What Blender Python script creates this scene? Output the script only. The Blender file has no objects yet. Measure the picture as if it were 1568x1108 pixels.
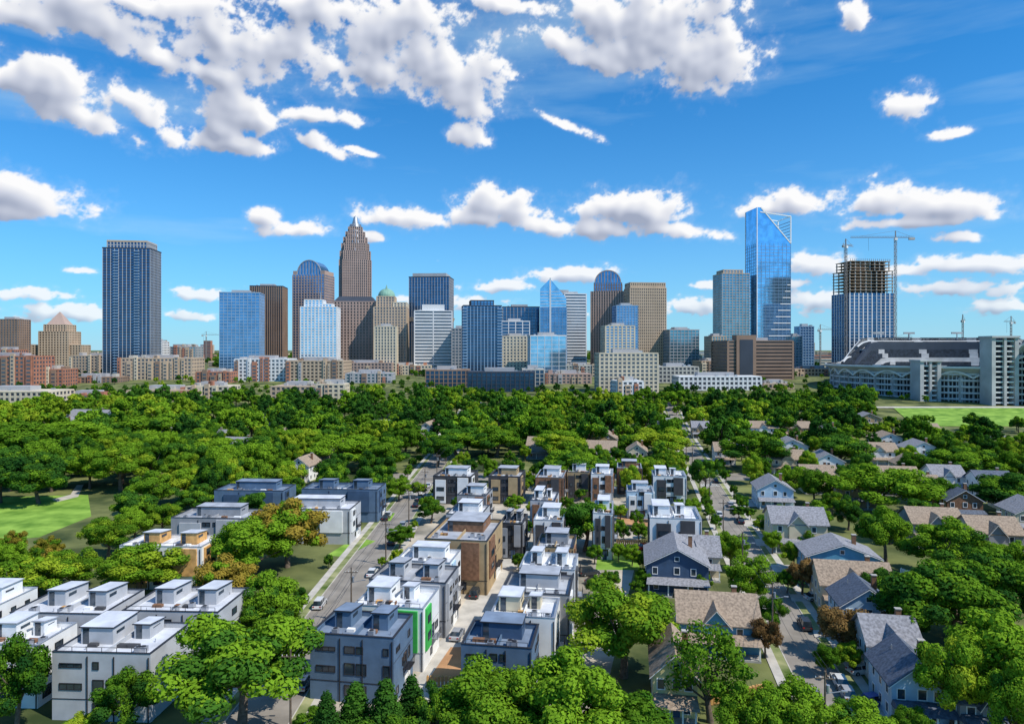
import bpy, math, random
import numpy as np
from mathutils import Vector, Matrix
R=random.Random(7); NR=np.random.default_rng(7)
F=1045.0; CX=784.0; HY=535.0; CH=50.0
scene=bpy.context.scene
col=scene.collection
scene.view_settings.view_transform='Standard'

def tz(y):
    t=min(1,max(0,(y-350)/450)); return 18*t*t*(3-2*t)
def at(px,py,z=0.0):
    """survey: point at height z seen at bearing/depression (px,py) of the drone at 50 m"""
    k=(CH-z)/(py-HY); return (px-CX)*k, F*k
# ------------------------------------------------------------ materials
MC={}
def mat(name,c,rough=.8,var=.15,scale=.6,metal=0.0,spec=.3,c2=None,detail=3,lo=.35,hi=.65):
    if name in MC: return MC[name]
    m=bpy.data.materials.new(name); m.use_nodes=True; nt=m.node_tree; n=nt.nodes; l=nt.links
    p=n['Principled BSDF']; p.inputs['Roughness'].default_value=rough; p.inputs['Metallic'].default_value=metal
    p.inputs['Specular IOR Level'].default_value=spec
    tc=n.new('ShaderNodeTexCoord'); no=n.new('ShaderNodeTexNoise'); no.inputs['Scale'].default_value=scale; no.inputs['Detail'].default_value=detail
    l.new(tc.outputs['Object'],no.inputs['Vector'])
    cr=n.new('ShaderNodeValToRGB'); l.new(no.outputs['Fac'],cr.inputs['Fac'])
    cr.color_ramp.elements[0].position=lo; cr.color_ramp.elements[1].position=hi
    a=[x*(1-var) for x in c]; b=[min(1,x*(1+var)) for x in (c2 or c)]
    cr.color_ramp.elements[0].color=(*a,1); cr.color_ramp.elements[1].color=(*b,1)
    l.new(cr.outputs['Color'],p.inputs['Base Color'])
    MC[name]=m; return m
def glassm(name,c,rough=.12,metal=.75,var=.18,scale=.12):
    return mat(name,c,rough,var,scale,metal,.6)
def leafm(name,dark,light,trans=.25):
    m=bpy.data.materials.new(name); m.use_nodes=True; nt=m.node_tree; n=nt.nodes; l=nt.links
    n.remove(n['Principled BSDF']); out=n['Material Output']
    tc=n.new('ShaderNodeTexCoord'); no=n.new('ShaderNodeTexNoise'); no.inputs['Scale'].default_value=.45; no.inputs['Detail'].default_value=2; no.inputs['Roughness'].default_value=.7
    l.new(tc.outputs['Object'],no.inputs['Vector'])
    oi=n.new('ShaderNodeObjectInfo')
    ma=n.new('ShaderNodeMath'); ma.operation='MULTIPLY_ADD'; l.new(oi.outputs['Random'],ma.inputs[0]); ma.inputs[1].default_value=.6; l.new(no.outputs['Fac'],ma.inputs[2])
    cr=n.new('ShaderNodeValToRGB'); l.new(ma.outputs[0],cr.inputs['Fac'])
    cr.color_ramp.elements[0].position=.42; cr.color_ramp.elements[1].position=1.05
    cr.color_ramp.elements[0].color=(*dark,1); cr.color_ramp.elements[1].color=(*light,1)
    d=n.new('ShaderNodeBsdfDiffuse'); t=n.new('ShaderNodeBsdfTranslucent'); mx=n.new('ShaderNodeMixShader'); mx.inputs[0].default_value=trans
    l.new(cr.outputs['Color'],d.inputs['Color']); l.new(cr.outputs['Color'],t.inputs['Color'])
    l.new(d.outputs[0],mx.inputs[1]); l.new(t.outputs[0],mx.inputs[2]); l.new(mx.outputs[0],out.inputs['Surface'])
    return m
L_OAK=leafm('leaf_oak',(.040,.125,.012),(.19,.34,.022))
L_LIME=leafm('leaf_lime',(.12,.23,.014),(.33,.43,.03))
L_DARK=leafm('leaf_dark',(.016,.065,.014),(.065,.17,.02))
L_RUST=leafm('leaf_rust',(.12,.07,.03),(.27,.17,.06))
L_GOLD=leafm('leaf_gold',(.13,.15,.014),(.34,.25,.04))
BARK=mat('bark',(.13,.10,.075),.9,.3,3)
WHITE=mat('white_stucco',(.74,.74,.73),.7,.08,.4,detail=5)
LGREY=mat('light_grey_stucco',(.43,.44,.46),.7,.1,.4,detail=5)
GREY=mat('grey_stucco',(.29,.30,.32),.7,.1,.5)
BLUE=mat('blue_grey_siding',(.10,.16,.245),.6,.12,.5)
NAVY=mat('navy_siding',(.05,.09,.16),.6,.12,.5)
CHAR=mat('charcoal_panel',(.06,.06,.065),.6,.15,.5)
BROWN=mat('brown_brick',(.22,.115,.065),.8,.25,1.5)
TAN=mat('tan_panel',(.40,.29,.16),.75,.12,.5)
GREEN=mat('green_panel',(.05,.42,.08),.6,.1,.5)
WOOD=mat('plywood_sheathing',(.58,.33,.12),.8,.2,1)
TEAL=mat('teal_siding',(.10,.30,.44),.6,.1,.5)
SKYB=mat('pale_blue_siding',(.40,.54,.66),.6,.1,.5)
BEIGE=mat('beige_siding',(.62,.54,.38),.7,.1,.5)
YEL=mat('yellow_siding',(.74,.62,.30),.7,.1,.5)
ROOFW=mat('white_roof_membrane',(.56,.58,.63),.7,.16,.35,detail=6)
ROOFG=mat('grey_roof_membrane',(.34,.36,.40),.8,.2,.35,detail=6)
ROOFB=mat('slate_blue_roof_membrane',(.17,.22,.30),.8,.2,.35,detail=6)
SH_G=mat('grey_shingle',(.24,.24,.26),.9,.3,2.5,detail=5)
SH_B=mat('brown_shingle',(.30,.23,.17),.9,.3,2.5,detail=5)
SH_D=mat('dark_shingle',(.10,.12,.16),.9,.3,2.5,detail=5)
TRIM=mat('white_trim',(.8,.8,.78),.6,.04)
BLK=mat('black_metal',(.025,.025,.03),.5,.1)
WGL=mat('window_glass',(.03,.045,.06),.08,.4,.5,0,.9)
METAL=mat('galvanised_metal',(.45,.46,.48),.4,.1,1,.6)
CONC=mat('concrete',(.42,.40,.37),.85,.12,.5)
TYRE=mat('tyre_rubber',(.02,.02,.02),.9,.1)
# ------------------------------------------------------------ mesh builder
class B:
    def __init__(s): s.v=[];s.f=[];s.m=[];s.mats=[]
    def add(s,vs,fs,mt):
        if mt not in s.mats: s.mats.append(mt)
        k=s.mats.index(mt); o=len(s.v); s.v+=vs
        for f in fs: s.f.append([i+o for i in f]); s.m.append(k)
    def fr(s,x0,x1,y0,y1,z0,a0,a1,b0,b1,z1,mt):
        s.add([(x0,y0,z0),(x1,y0,z0),(x1,y1,z0),(x0,y1,z0),(a0,b0,z1),(a1,b0,z1),(a1,b1,z1),(a0,b1,z1)],
              [(3,2,1,0),(4,5,6,7),(0,1,5,4),(1,2,6,5),(2,3,7,6),(3,0,4,7)],mt)
    def box(s,x0,x1,y0,y1,z0,z1,mt): s.fr(x0,x1,y0,y1,z0,x0,x1,y0,y1,z1,mt)
    def ext(s,prof,axis,a,b,mt):
        n=len(prof)
        if axis=='y': A=[(p[0],a,p[1]) for p in prof]+[(p[0],b,p[1]) for p in prof]
        elif axis=='x': A=[(a,p[0],p[1]) for p in prof]+[(b,p[0],p[1]) for p in prof]
        else: A=[(p[0],p[1],a) for p in prof]+[(p[0],p[1],b) for p in prof]
        s.add(A,[tuple(range(n))[::-1],tuple(range(n,2*n))]+[(i,(i+1)%n,n+(i+1)%n,n+i) for i in range(n)],mt)
    def cyl(s,x,y,z0,z1,r0,r1,n,mt):
        A=[]
        for r,z in((r0,z0),(r1,z1)):
            for i in range(n):
                t=2*math.pi*i/n; A.append((x+r*math.cos(t),y+r*math.sin(t),z))
        s.add(A,[tuple(range(n))[::-1],tuple(range(n,2*n))]+[(i,(i+1)%n,n+(i+1)%n,n+i) for i in range(n)],mt)
    def beam(s,p,q,w,mt):
        p=Vector(p);q=Vector(q);d=(q-p).normalized(); u=d.cross(Vector((0,0,1)))
        if u.length<.01: u=Vector((1,0,0))
        u.normalize(); v=d.cross(u).normalized(); u*=w/2; v*=w/2
        A=[tuple(c) for e in(p,q) for c in(e-u-v,e+u-v,e+u+v,e-u+v)]
        s.add(A,[(3,2,1,0),(4,5,6,7),(0,1,5,4),(1,2,6,5),(2,3,7,6),(3,0,4,7)],mt)
    def done(s,name,loc=(0,0,0),rot=0):
        me=bpy.data.meshes.new(name); me.from_pydata(s.v,[],s.f)
        for m in s.mats: me.materials.append(m)
        me.polygons.foreach_set('material_index',s.m); me.update()
        o=bpy.data.objects.new(name,me); o.location=loc; o.rotation_euler=(0,0,rot); col.objects.link(o); return o
FOOT=[]
def occ(x,y,r): FOOT.append((x,y,r))
def free(x,y,r):
    return all((x-a)**2+(y-b)**2>(r+c)**2 for a,b,c in FOOT)
# ------------------------------------------------------------ ground
GR=mat('grass_ground',(.05,.085,.02),.95,.45,.06,c2=(.14,.15,.05),detail=8)
LAWN=mat('lawn_grass',(.13,.28,.025),.95,.25,.15,detail=7,c2=(.21,.34,.05))
VERGE=mat('verge_grass',(.09,.16,.02),.95,.3,.2,detail=7,c2=(.26,.26,.13))
ASPH=mat('asphalt',(.25,.225,.195),.9,.2,.18,detail=8)
SIDE=mat('pavement_concrete',(.46,.43,.38),.9,.15,.4,detail=6)
LOT=mat('courtyard_concrete',(.25,.23,.18),.9,.3,.10,detail=8,c2=(.42,.37,.30))
DIRT=mat('bare_dirt',(.40,.22,.11),.95,.25,.2,detail=8)
ys=[-400,0]+list(range(60,360,20))+list(range(350,811,10))+[900,1000,1300,1800,2600,4000,7000,12000,25000]
ys=sorted(set(ys))
g=B(); vs=[];fs=[]
xs=[-25000,-3000,-800,-300,0,300,800,3000,25000]
for y in ys:
    for x in xs: vs.append((x,y,tz(y)))
nx=len(xs)
for j in range(len(ys)-1):
    for i in range(nx-1): fs.append((j*nx+i,j*nx+i+1,(j+1)*nx+i+1,(j+1)*nx+i))
g.add(vs,fs,GR); g.done('ground')
def strip(name,fx,a,b,y0,y1,dz,mt,kerb=0):
    s=B(); Y=sorted(set([y0,y1]+[y for y in ys if y0<y<y1])); vs=[];fs=[]
    for y in Y:
        z=tz(y)+dz; c=fx(y); vs+=[(c+a,y,z),(c+b,y,z)]
        if kerb: vs+=[(c+a,y,z-dz-.02),(c+b,y,z-dz-.02)]
    k=4 if kerb else 2
    for i in range(len(Y)-1):
        o=i*k; fs.append((o,o+1,o+k+1,o+k))
        if kerb: fs.append((o+2,o,o+k,o+k+2)); fs.append((o+1,o+3,o+k+3,o+k+1))
    s.add(vs,fs,mt); return s.done(name)
fl=lambda y:-34.2+0.02*(y-160)*(y>160)*.3
frr=lambda y:48.2+.179*(y-112.4)
fa=lambda y:-7.7+.16*(y-126)
def sheet(name,pts,z,mt):
    s=B(); s.add([(*at(*p),z) for p in pts],[tuple(range(len(pts)))],mt); return s.done(name)
sheet('courtyard_paving',[(440,1180),(900,1180),(1000,745),(655,745)],.004,LOT)
strip('street',fl,-4.3,4.3,60,560,.012,ASPH)
strip('street',frr,-3.6,3.6,60,620,.012,ASPH)
strip('alley',fa,-3.2,3.2,85,300,.010,SIDE)
for f,w in((fl,4.3),(frr,3.6)):
    for sg in(-1,1):
        a,b=sorted((sg*w,sg*(w+.18))); strip('kerb',f,a,b,60,560,.13,SIDE,1)
        a,b=sorted((sg*(w+.18),sg*(w+1.6))); strip('grass_verge',f,a,b,60,560,.10,VERGE,1)
        a,b=sorted((sg*(w+1.6),sg*(w+3.1))); strip('pavement',f,a,b,60,560,.12,SIDE,1)
sheet('cross_street',[(560,735),(1200,735),(1180,724),(575,724)],.016,ASPH)
PAINT=mat('road_paint',(.62,.62,.58),.8,.2,2)
for f,w in((fl,4.3),(frr,3.6)):
    m=B()
    y=236 if f is fl else 250
    m.box(f(y)-w+.3,f(y)+w-.3,y,y+.45,.018,.024,PAINT)
    for q in range(7): x=f(y)-w+.7+q*(2*w-1.4)/6.5; m.box(x,x+.4,y+1.2,y+3.6,.018,.024,PAINT)
    m.done('crosswalk_marking')
sheet('lawn',[(-150,765),(135,757),(140,790),(60,822),(-150,840)],.02,LAWN)
sheet('garden_path',[(88,768),(120,760),(128,742),(118,742),(108,757),(80,764)],.03,SIDE)
sheet('lawn',[(912,872),(980,872),(975,848),(915,848)],.02,LAWN)
sheet('lawn',[(530,852),(575,828),(545,822),(500,850)],.02,LAWN)
sheet('lawn',[(560,797),(598,797),(605,785),(570,785)],.02,LAWN)
sheet('bare_dirt_plot',[(945,808),(995,808),(990,782),(945,782)],.02,DIRT)
sheet('bare_dirt_plot',[(652,1045),(705,1040),(715,990),(690,990)],.02,DIRT)
for y,w in((845,26),(885,30),(935,34),(1000,40),(1060,45)):
    x=CX+ (frr(52250/(y-HY))+8)*(y-HY)/50
    sheet('front_lawn',[(x,y+8),(x+w,y+8),(x+w-8,y-8),(x-10,y-8)],.022,LAWN)
for y in(770,800,830,870,915,970):
    x=CX+ (frr(52250/(y-HY))+3.7)*(y-HY)/50
    k=(y-HY)/50
    sheet('driveway',[(x,y+6),(x+11*k,y+6),(x+11*k-4,y-5),(x-4,y-5)],.14,SIDE)
s=B(); s.add([(255,430,tz(430)+.3),(420,430,tz(430)+.3),(420,470,tz(470)+.3),(420,520,tz(520)+.3),(290,520,tz(520)+.3),(270,470,tz(470)+.3)],[(0,1,2,5),(5,2,3,4)],LAWN); s.done('sports_field')
strip('gravel_path',lambda y:300,-40,160,516,524,.4,SIDE)
# ------------------------------------------------------------ windows etc
def fbox(b,W,Lh,face,u0,u1,z0,z1,p0,p1,mt):
    if face=='f': b.box(u0,u1,-p1,-p0,z0,z1,mt)
    elif face=='b': b.box(u0,u1,Lh+p0,Lh+p1,z0,z1,mt)
    elif face=='r': b.box(W+p0,W+p1,u0,u1,z0,z1,mt)
    else: b.box(-p1,-p0,u0,u1,z0,z1,mt)
def win(b,W,Lh,face,u,z,w,h,fm=BLK,gm=WGL,t=.09,mull=0):
    fbox(b,W,Lh,face,u,u+w,z,z+h,-.05,.025,gm)
    fbox(b,W,Lh,face,u-t,u,z-t,z+h+t,-.05,.09,fm); fbox(b,W,Lh,face,u+w,u+w+t,z-t,z+h+t,-.05,.09,fm)
    fbox(b,W,Lh,face,u,u+w,z-t,z,-.05,.085,fm); fbox(b,W,Lh,face,u,u+w,z+h,z+h+t,-.05,.085,fm)
    for i in range(mull):
        c=u+w*(i+1)/(mull+1); fbox(b,W,Lh,face,c-.03,c+.03,z,z+h,-.05,.07,fm)
def townhouse(xl,xr,yr,H,Lh,wall,acc,rot=-9,pent=WHITE,name='townhouse',roof=ROOFW,var=None):
    r=random.Random(int(xl*3+yr)); X0,Y0=at(xl,yr,H); X1,_=at(xr,yr,H); W=X1-X0
    if var is None: var=r.choice((0,1,1,2))
    b=B(); zr=H-.75
    b.box(0,W,0,Lh,-.5,zr,wall); b.box(.25,W-.25,.25,Lh-.25,zr,zr+.03,roof)
    b.box(0,W,0,.25,zr,H,wall); b.box(0,W,Lh-.25,Lh,zr,H,wall); b.box(0,.25,.25,Lh-.25,zr,H,wall); b.box(W-.25,W,.25,Lh-.25,zr,H,wall)
    b.box(W*.5-.1,W*.5+.1,.25,Lh-.25,zr,H-.1,wall)
    cm=BLK if wall in(BLUE,NAVY,CHAR,LGREY,GREY,TAN) else METAL
    b.box(-.06,W+.06,-.06,.3,H,H+.07,cm); b.box(-.06,W+.06,Lh-.3,Lh+.06,H,H+.07,cm)
    b.box(-.06,.3,.3,Lh-.3,H,H+.07,cm); b.box(W-.3,W+.06,.3,Lh-.3,H,H+.07,cm)
    def ph(a,c,y0,y1,h,slope=0):
        b.ext([(y0,zr+.03),(y1,zr+.03),(y1,H+h-slope),(y0,H+h)],'x',a,c,pent)
        e=.22; b.ext([(y0-e,H+h+.01),(y1+e,H+h-slope+.01),(y1+e,H+h-slope+.13),(y0-e,H+h+.13)],'x',a-e,c+e,cm)
        b.ext([(y0-e+.12,H+h+.135),(y1+e-.12,H+h-slope+.135),(y1+e-.12,H+h-slope+.16),(y0-e+.12,H+h+.16)],'x',a-e+.12,c+e-.12,roof)
        b.box(a+.3,a+1.15,y0-.05,y0+.02,zr+.05,min(zr+2.15,H+h-.1),WGL)
        b.box(a+.25,a+1.2,y0-.09,y0-.05,min(zr+2.15,H+h-.1),min(zr+2.25,H+h-.02),BLK)
        b.box(c,c+.04,y0+.8,min(y1-.5,y0+2.6),H+.5,H+h-.7,WGL)
    yb=Lh*.45
    if var==0:
        ph(W*.16,W*.36,yb,Lh-.5,1.7,.5); ph(W*.62,W*.82,yb,Lh-.5,1.7,.5)
    elif var==1:
        ph(W*.2,W*.8,Lh*.5,Lh-.5,1.5)
    else:
        ph(W*.08,W*.42,Lh*.4,Lh-.6,1.6); ph(W*.55,W*.72,Lh*.6,Lh-.6,1.3,.4)
    for k in range(r.choice((2,3,4))):
        a=W*r.uniform(.06,.85); y=r.uniform(.8,Lh*.3)
        b.box(a,a+.85,y,y+.85,zr+.03,zr+.85,METAL); b.cyl(a+.42,y+.42,zr+.85,zr+.9,.33,.33,10,BLK)
    for k in range(5):
        a=W*r.uniform(.06,.92); y=r.uniform(.8,Lh*.9); b.cyl(a,y,zr+.03,zr+.5,.07,.07,6,METAL)
    for k in range(3): a=W*r.uniform(.1,.8); b.box(a,a+r.uniform(.8,1.8),Lh*.3,Lh*.3+.7,zr+.03,zr+.45+k*.01,r.choice((WOOD,CHAR,TRIM,BROWN)))
    if r.random()<.5:
        for k in range(7):
            x=.6+(W-1.2)*k/6; b.box(x-.03,x+.03,.1,.16,H+.07,H+.65,BLK)
        b.box(.57,W-.57,.1,.16,H+.65,H+.7,BLK)
    a=W*r.uniform(.05,.15); bw=W*.28
    if acc:
        fbox(b,W,Lh,'f',a,a+bw,.3,H-1.2,0,.35,acc); fbox(b,W,Lh,'f',W-a-bw,W-a,3,H-.4,0,.35,acc)
        fbox(b,W,Lh,'r',Lh*.1,Lh*.4,2.8,H-.4,0,.3,acc)
        fbox(b,W,Lh,'l',Lh*.1,Lh*.4,2.8,H-.4,0,.3,acc)
        for z in(1.2,4.2,6.9):
            if z+1.5<H-1.2: b.box(a+.5,a+bw-.5,-.42,-.3,z,z+1.3,BLK); b.box(a+.6,a+bw-.6,-.44,-.41,z+.1,z+1.2,WGL)
            if z>3 and z+1.4<H-.5: b.box(W+.29,W+.36,Lh*.16,Lh*.34,z,z+1.3,BLK); b.box(W+.355,W+.38,Lh*.175,Lh*.325,z+.1,z+1.2,WGL)
    for z,h in((1.0,1.4),(4.0,1.5),(7.0,.9)):
        for u in(.42,.56,.88 if not acc else .47):
            w=r.choice((.9,1.4,.7)); 
            if r.random()<.2: continue
            if W*u+w<W-.3 and not(acc and u>.6): win(b,W,Lh,'f',W*u,z,w,h)
        if not acc and z!=1.0: win(b,W,Lh,'f',W*.08,z+.2,W*.22,h*.5,mull=2)
        for i in range(3):
            u=Lh*(.12+.3*i)
            if (acc and i==0) or r.random()<.3: continue
            win(b,W,Lh,'r',u,z,r.choice((.9,1.5)),h*r.choice((.7,1)))
            win(b,W,Lh,'l',u,z,r.choice((.7,1.3)),h*r.choice((.7,1)))
            win(b,W,Lh,'b',W*(.1+.3*i),z,1.3,h)
    # balcony with railing on the alley side
    if Lh>8.4:
        y0,y1=Lh*.45,Lh*.72
        b.box(W+.01,W+1.1,y0,y1,3.3,3.45,cm)
        for k in range(6): y=y0+.05+(y1-y0-.1)*k/5; b.box(W+1.03,W+1.08,y-.02,y+.02,3.45,4.4,BLK)
        b.box(W+1.02,W+1.09,y0,y1,4.4,4.46,BLK); win(b,W,Lh,'r',y0+.4,3.5,1.4,1.9)
    for u in(.36,.63,.98): fbox(b,W,Lh,'f',W*u-.06,W*u+.06,0,H-.5,0,.12,BLK)
    fbox(b,W,Lh,'f',-.01,W+.01,2.85,2.95,.0,.05,cm); fbox(b,W,Lh,'r',0.0,Lh,5.9,5.96,.0,.03,cm)
    fbox(b,W,Lh,'r',Lh*.55,Lh*.85,0,2.4,.0,.06,TRIM); fbox(b,W,Lh,'f',W*.5,W*.5+.95,0,2.1,.0,.07,NAVY)
    b.done(name,(X0,Y0,0),math.radians(rot))
    occ(X0+W/2,Y0+Lh/2,max(W,Lh)*.55); return X0,Y0,W
TH=[
(475,608,968,9.5,9.0,BLUE,None,-9,BLUE,0),(541,652,925,9.8,9.3,WHITE,GREEN,-9,WHITE,2),(565,686,886,9.5,9.5,GREY,LGREY,-9,LGREY,0),
(605,692,857,9.8,8.5,WHITE,SKYB,-9,WHITE,1),(650,748,824,11,18,TAN,BROWN,-9,BROWN,1),(683,738,786,9.5,11,LGREY,CHAR,-9,WHITE,1),
(700,745,757,9,10,GREY,BROWN,-9,WHITE,1),(663,722,728,9,12,CHAR,WHITE,-9,WHITE,1),(748,797,728,9,12,CHAR,TAN,-9,TAN,1),
(706,815,985,9.0,8.5,BLUE,None,-9,NAVY,1),(750,850,940,9.5,8.5,WHITE,None,-9,BEIGE,2),(768,872,905,9.5,10,GREY,WHITE,-9,LGREY,1),
(795,880,868,9.8,10,WHITE,CHAR,-9,WHITE,0),(820,878,836,9.5,10,TAN,BROWN,-9,GREY,1),(817,862,795,9.5,12,WHITE,CHAR,-9,WHITE,1),
(765,800,800,8.5,10,CHAR,GREY,-9,GREY,0),(812,850,765,9,12,LGREY,BROWN,-9,WHITE,2),(820,862,730,9,14,BROWN,CHAR,-9,WHITE,1),(868,902,722,9,12,TAN,CHAR,-9,WHITE,1),
(908,938,785,11,14,WHITE,CHAR,-9,WHITE,1),(995,1072,792,11,13,WHITE,CHAR,-9,WHITE,2),(905,938,725,9,11,WHITE,BROWN,-9,WHITE,1),
(945,982,716,9,11,BROWN,CHAR,-9,BROWN,1),(1000,1050,728,9,11,WHITE,CHAR,-9,WHITE,2),(960,1000,752,8,10,SKYB,WHITE,-9,WHITE,1),
(80,235,997,9.2,10.5,LGREY,None,-3,LGREY,2),(187,338,934,9.2,11,LGREY,None,-3,LGREY,0),(15,162,937,9.2,11,LGREY,None,-3,LGREY,0),(-45,62,985,8.8,8,WHITE,None,-3,WHITE,2),
(-120,-10,930,9,10,WHITE,None,-3,WHITE,1),
(183,312,835,9,9,WHITE,WOOD,-3,WOOD,0),(262,380,792,9,10,GREY,LGREY,-3,GREY,1),(415,538,778,9,10,LGREY,WHITE,-3,LGREY,1),
(328,436,750,9,10,BLUE,NAVY,-3,BLUE,1),(462,580,748,9.5,10,BLUE,NAVY,-3,BLUE,0)]
for t in TH:
    n={BLUE:'blue_townhouse',BROWN:'brown_townhouse',TAN:'tan_townhouse',WHITE:'white_townhouse'}.get(t[5],'grey_townhouse')
    townhouse(*t[:9],name=n,roof=ROOFW if t[5] in(WHITE,LGREY) else (ROOFB if t[5] is BLUE else ROOFG),var=t[9])
def ghouse(xl,xr,ye,He,Lh,rh,ridge,wall,roof,rot=-10,name='gable_house',porch=True):
    r=random.Random(int(xl+ye)); X0,Y0=at(xl,ye,He); X1,_=at(xr,ye,He); W=X1-X0; b=B(); o=.5
    b.box(0,W,0,Lh,-.5,He,wall)
    def gable_y(x0,x1,y0,y1,z,h):
        c=(x0+x1)/2; b.ext([(x0,z),(x1,z),(c,z+h)],'y',y0,y1,wall)
        k=h/(c-x0)
        for sgn in(-1,1):
            e=x0-o if sgn<0 else x1+o
            b.ext([(e,z-o*k+.0),(c,z+h+.02),(c,z+h+.22),(e,z-o*k+.2)] ,'y',y0-o,y1+o,roof)
            b.ext([(e,z-o*k-.12),(c,z+h-.1),(c,z+h+.015),(e,z-o*k-.005)],'y',y0-o-.05,y0-o+.1,TRIM)
    def gable_x(x0,x1,y0,y1,z,h):
        c=(y0+y1)/2; b.ext([(y0,z),(y1,z),(c,z+h)],'x',x0,x1,wall); k=h/(c-y0)
        for sgn in(-1,1):
            e=y0-o if sgn<0 else y1+o
            b.ext([(e,z-o*k),(c,z+h+.02),(c,z+h+.22),(e,z-o*k+.2)],'x',x0-o,x1+o,roof)
    if ridge=='y': gable_y(0,W,0,Lh,He,rh)
    else:
        gable_x(0,W,0,Lh,He,rh)
        gable_y(W*.3,W*.62,-.4,Lh*.45,He-.02,rh*.72)
        b.box(W*.3,W*.62,-.4,.0,-.3,He-.02,wall)
    if porch:
        b.box(.2,W-.2,-2.4,-.05,-.2,.35,CONC); b.fr(-.1,W+.1,-2.9,-.02,2.7,.1,W-.1,-1.2,-.02,3.4,roof)
        for i in range(4):
            x=.4+(W-.8)*i/3; b.box(x-.12,x+.12,-2.4,-2.16,.35,2.7,TRIM)
    win(b,W,Lh,'f',W*.12,.9,.9,1.4,TRIM); win(b,W,Lh,'f',W*.68,.9,.9,1.4,TRIM); fbox(b,W,Lh,'f',W*.45,W*.45+.95,.35,2.4,0,.06,NAVY)
    if He>4.5:
        for u in(.1,.72): win(b,W,Lh,'f',W*u,He-2,.9,1.3,TRIM,t=.12)
        if ridge=='y': win(b,W,Lh,'f',W*.45,He-1.9,1,1.3,TRIM,t=.12); win(b,W,Lh,'f',W*.46,He+rh*.25,.8,.8,TRIM,t=.1)
    for u in(.12,.4,.7):
        for z in((.9,He-2) if He>4.5 else(.9,)):
            win(b,W,Lh,'r',Lh*u,z,.85,1.3,TRIM,t=.12); win(b,W,Lh,'l',Lh*u,z,.85,1.3,TRIM,t=.12)
    b.box(W*.72,W*.72+.8,Lh*.55,Lh*.55+.6,He,He+rh+.9,BROWN)
    b.box(W*.72-.08,W*.72+.88,Lh*.55-.08,Lh*.55+.68,He+rh+.9,He+rh+1.05,CONC)
    b.cyl(W*.3,Lh*.7,He,He+rh*.9,.08,.08,6,METAL)
    b.done(name,(X0,Y0,tz(Y0)),math.radians(rot)); occ(X0+W/2,Y0+Lh/2,max(W,Lh)*.5)
    if ye<830:
        k=X0/Y0
        for dy in(7,14): occ(X0+W/2-k*dy,Y0-dy,2.5)
GH=[(990,1082,862,6,13,3.2,'y',NAVY,SH_G),(1035,1100,848,5,10,3,'x',BEIGE,SH_G),(1040,1158,950,5,11,3.2,'x',TEAL,SH_B),(1000,1066,1030,6,10,2.8,'y',YEL,SH_B),
(1183,1262,800,7,11,3,'x',BEIGE,SH_G),(1235,1340,850,6.2,9,2.6,'y',TEAL,SH_G),(1258,1362,893,5.5,9,3.2,'x',BEIGE,SH_B),(1288,1366,925,6,8,3,'y',SKYB,SH_D),
(1330,1405,985,5.5,8,3,'x',WHITE,SH_G),(1365,1448,1045,5.5,9,3,'y',SKYB,SH_D),(1470,1568,1072,5,9,3,'x',GREY,SH_D),
(1398,1470,800,6,10,3,'x',GREY,SH_B),(1490,1560,815,6,10,3,'x',GREY,SH_B),(1555,1620,785,6,10,3,'y',BEIGE,SH_G),(1345,1405,730,6,11,3,'x',WHITE,SH_B),
(1182,1232,702,6,12,3,'x',BEIGE,SH_B),(1160,1212,748,6,11,3,'y',SKYB,SH_G),(1322,1372,690,6,12,3,'x',WHITE,SH_B),(1230,1280,728,6,11,3,'x',BEIGE,SH_B),
(1378,1420,712,6,11,3,'y',BEIGE,SH_B),(1500,1550,738,6,11,3,'x',WHITE,SH_D),(1450,1500,765,6,10,3,'y',BROWN,SH_D),(1190,1235,682,6,12,3,'y',WHITE,SH_G),
(1340,1385,672,6,12,3,'y',WHITE,SH_B),(100,165,640,7,14,3.5,'x',SKYB,SH_G),(60,105,650,7,14,3,'y',GREY,SH_G),(442,475,712,6,11,3,'y',WHITE,SH_B),(476,505,700,6,11,3,'x',TAN,SH_B),
(915,945,672,6,12,3,'y',TAN,SH_B),(1095,1125,690,6,12,3,'x',WHITE,SH_B),(755,790,645,7,14,3,'x',TAN,SH_G),(210,255,655,7,13,3,'x',WHITE,SH_G),(640,665,655,7,14,3,'y',WHITE,SH_B),
(1150,1190,655,7,14,3,'x',WHITE,SH_B),(1250,1290,660,7,14,3,'y',TAN,SH_G),(1245,1290,705,6,12,3,'y',WHITE,SH_G),(1290,1340,748,6,11,3,'x',TAN,SH_G),(1430,1475,728,6,11,3,'x',WHITE,SH_G),(1130,1165,672,6,12,3,'y',SKYB,SH_G),
(1200,1240,655,6,12,3,'x',TAN,SH_B),(1400,1440,745,6,11,3,'x',SKYB,SH_B),(1540,1590,755,6,11,3,'x',BEIGE,SH_B),(1020,1050,668,6,12,3,'x',WHITE,SH_G),(960,990,690,6,11,3,'y',BEIGE,SH_B),(1060,1085,655,6,12,3,'x',TAN,SH_G)]
rh_=random.Random(31)
for _ in range(26):
    yy=rh_.uniform(642,692); xx=rh_.uniform(930,1420) if rh_.random()<.6 else rh_.uniform(200,900)
    wpx=14*(yy-HY)/44; X_,Y_=at(xx,yy,6)
    if free(X_+6,Y_+6,9) and abs(X_+6-frr(Y_))>14 and abs(X_+6-fl(Y_))>14 and all(abs(xx-q[0])>60 or abs(yy-q[2])>10 for q in GH):
        GH.append((xx,xx+wpx,yy,6,12,3.2,rh_.choice('xy'),rh_.choice((WHITE,BEIGE,TAN,SKYB,GREY)),rh_.choice((SH_G,SH_B,SH_D))))
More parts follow.
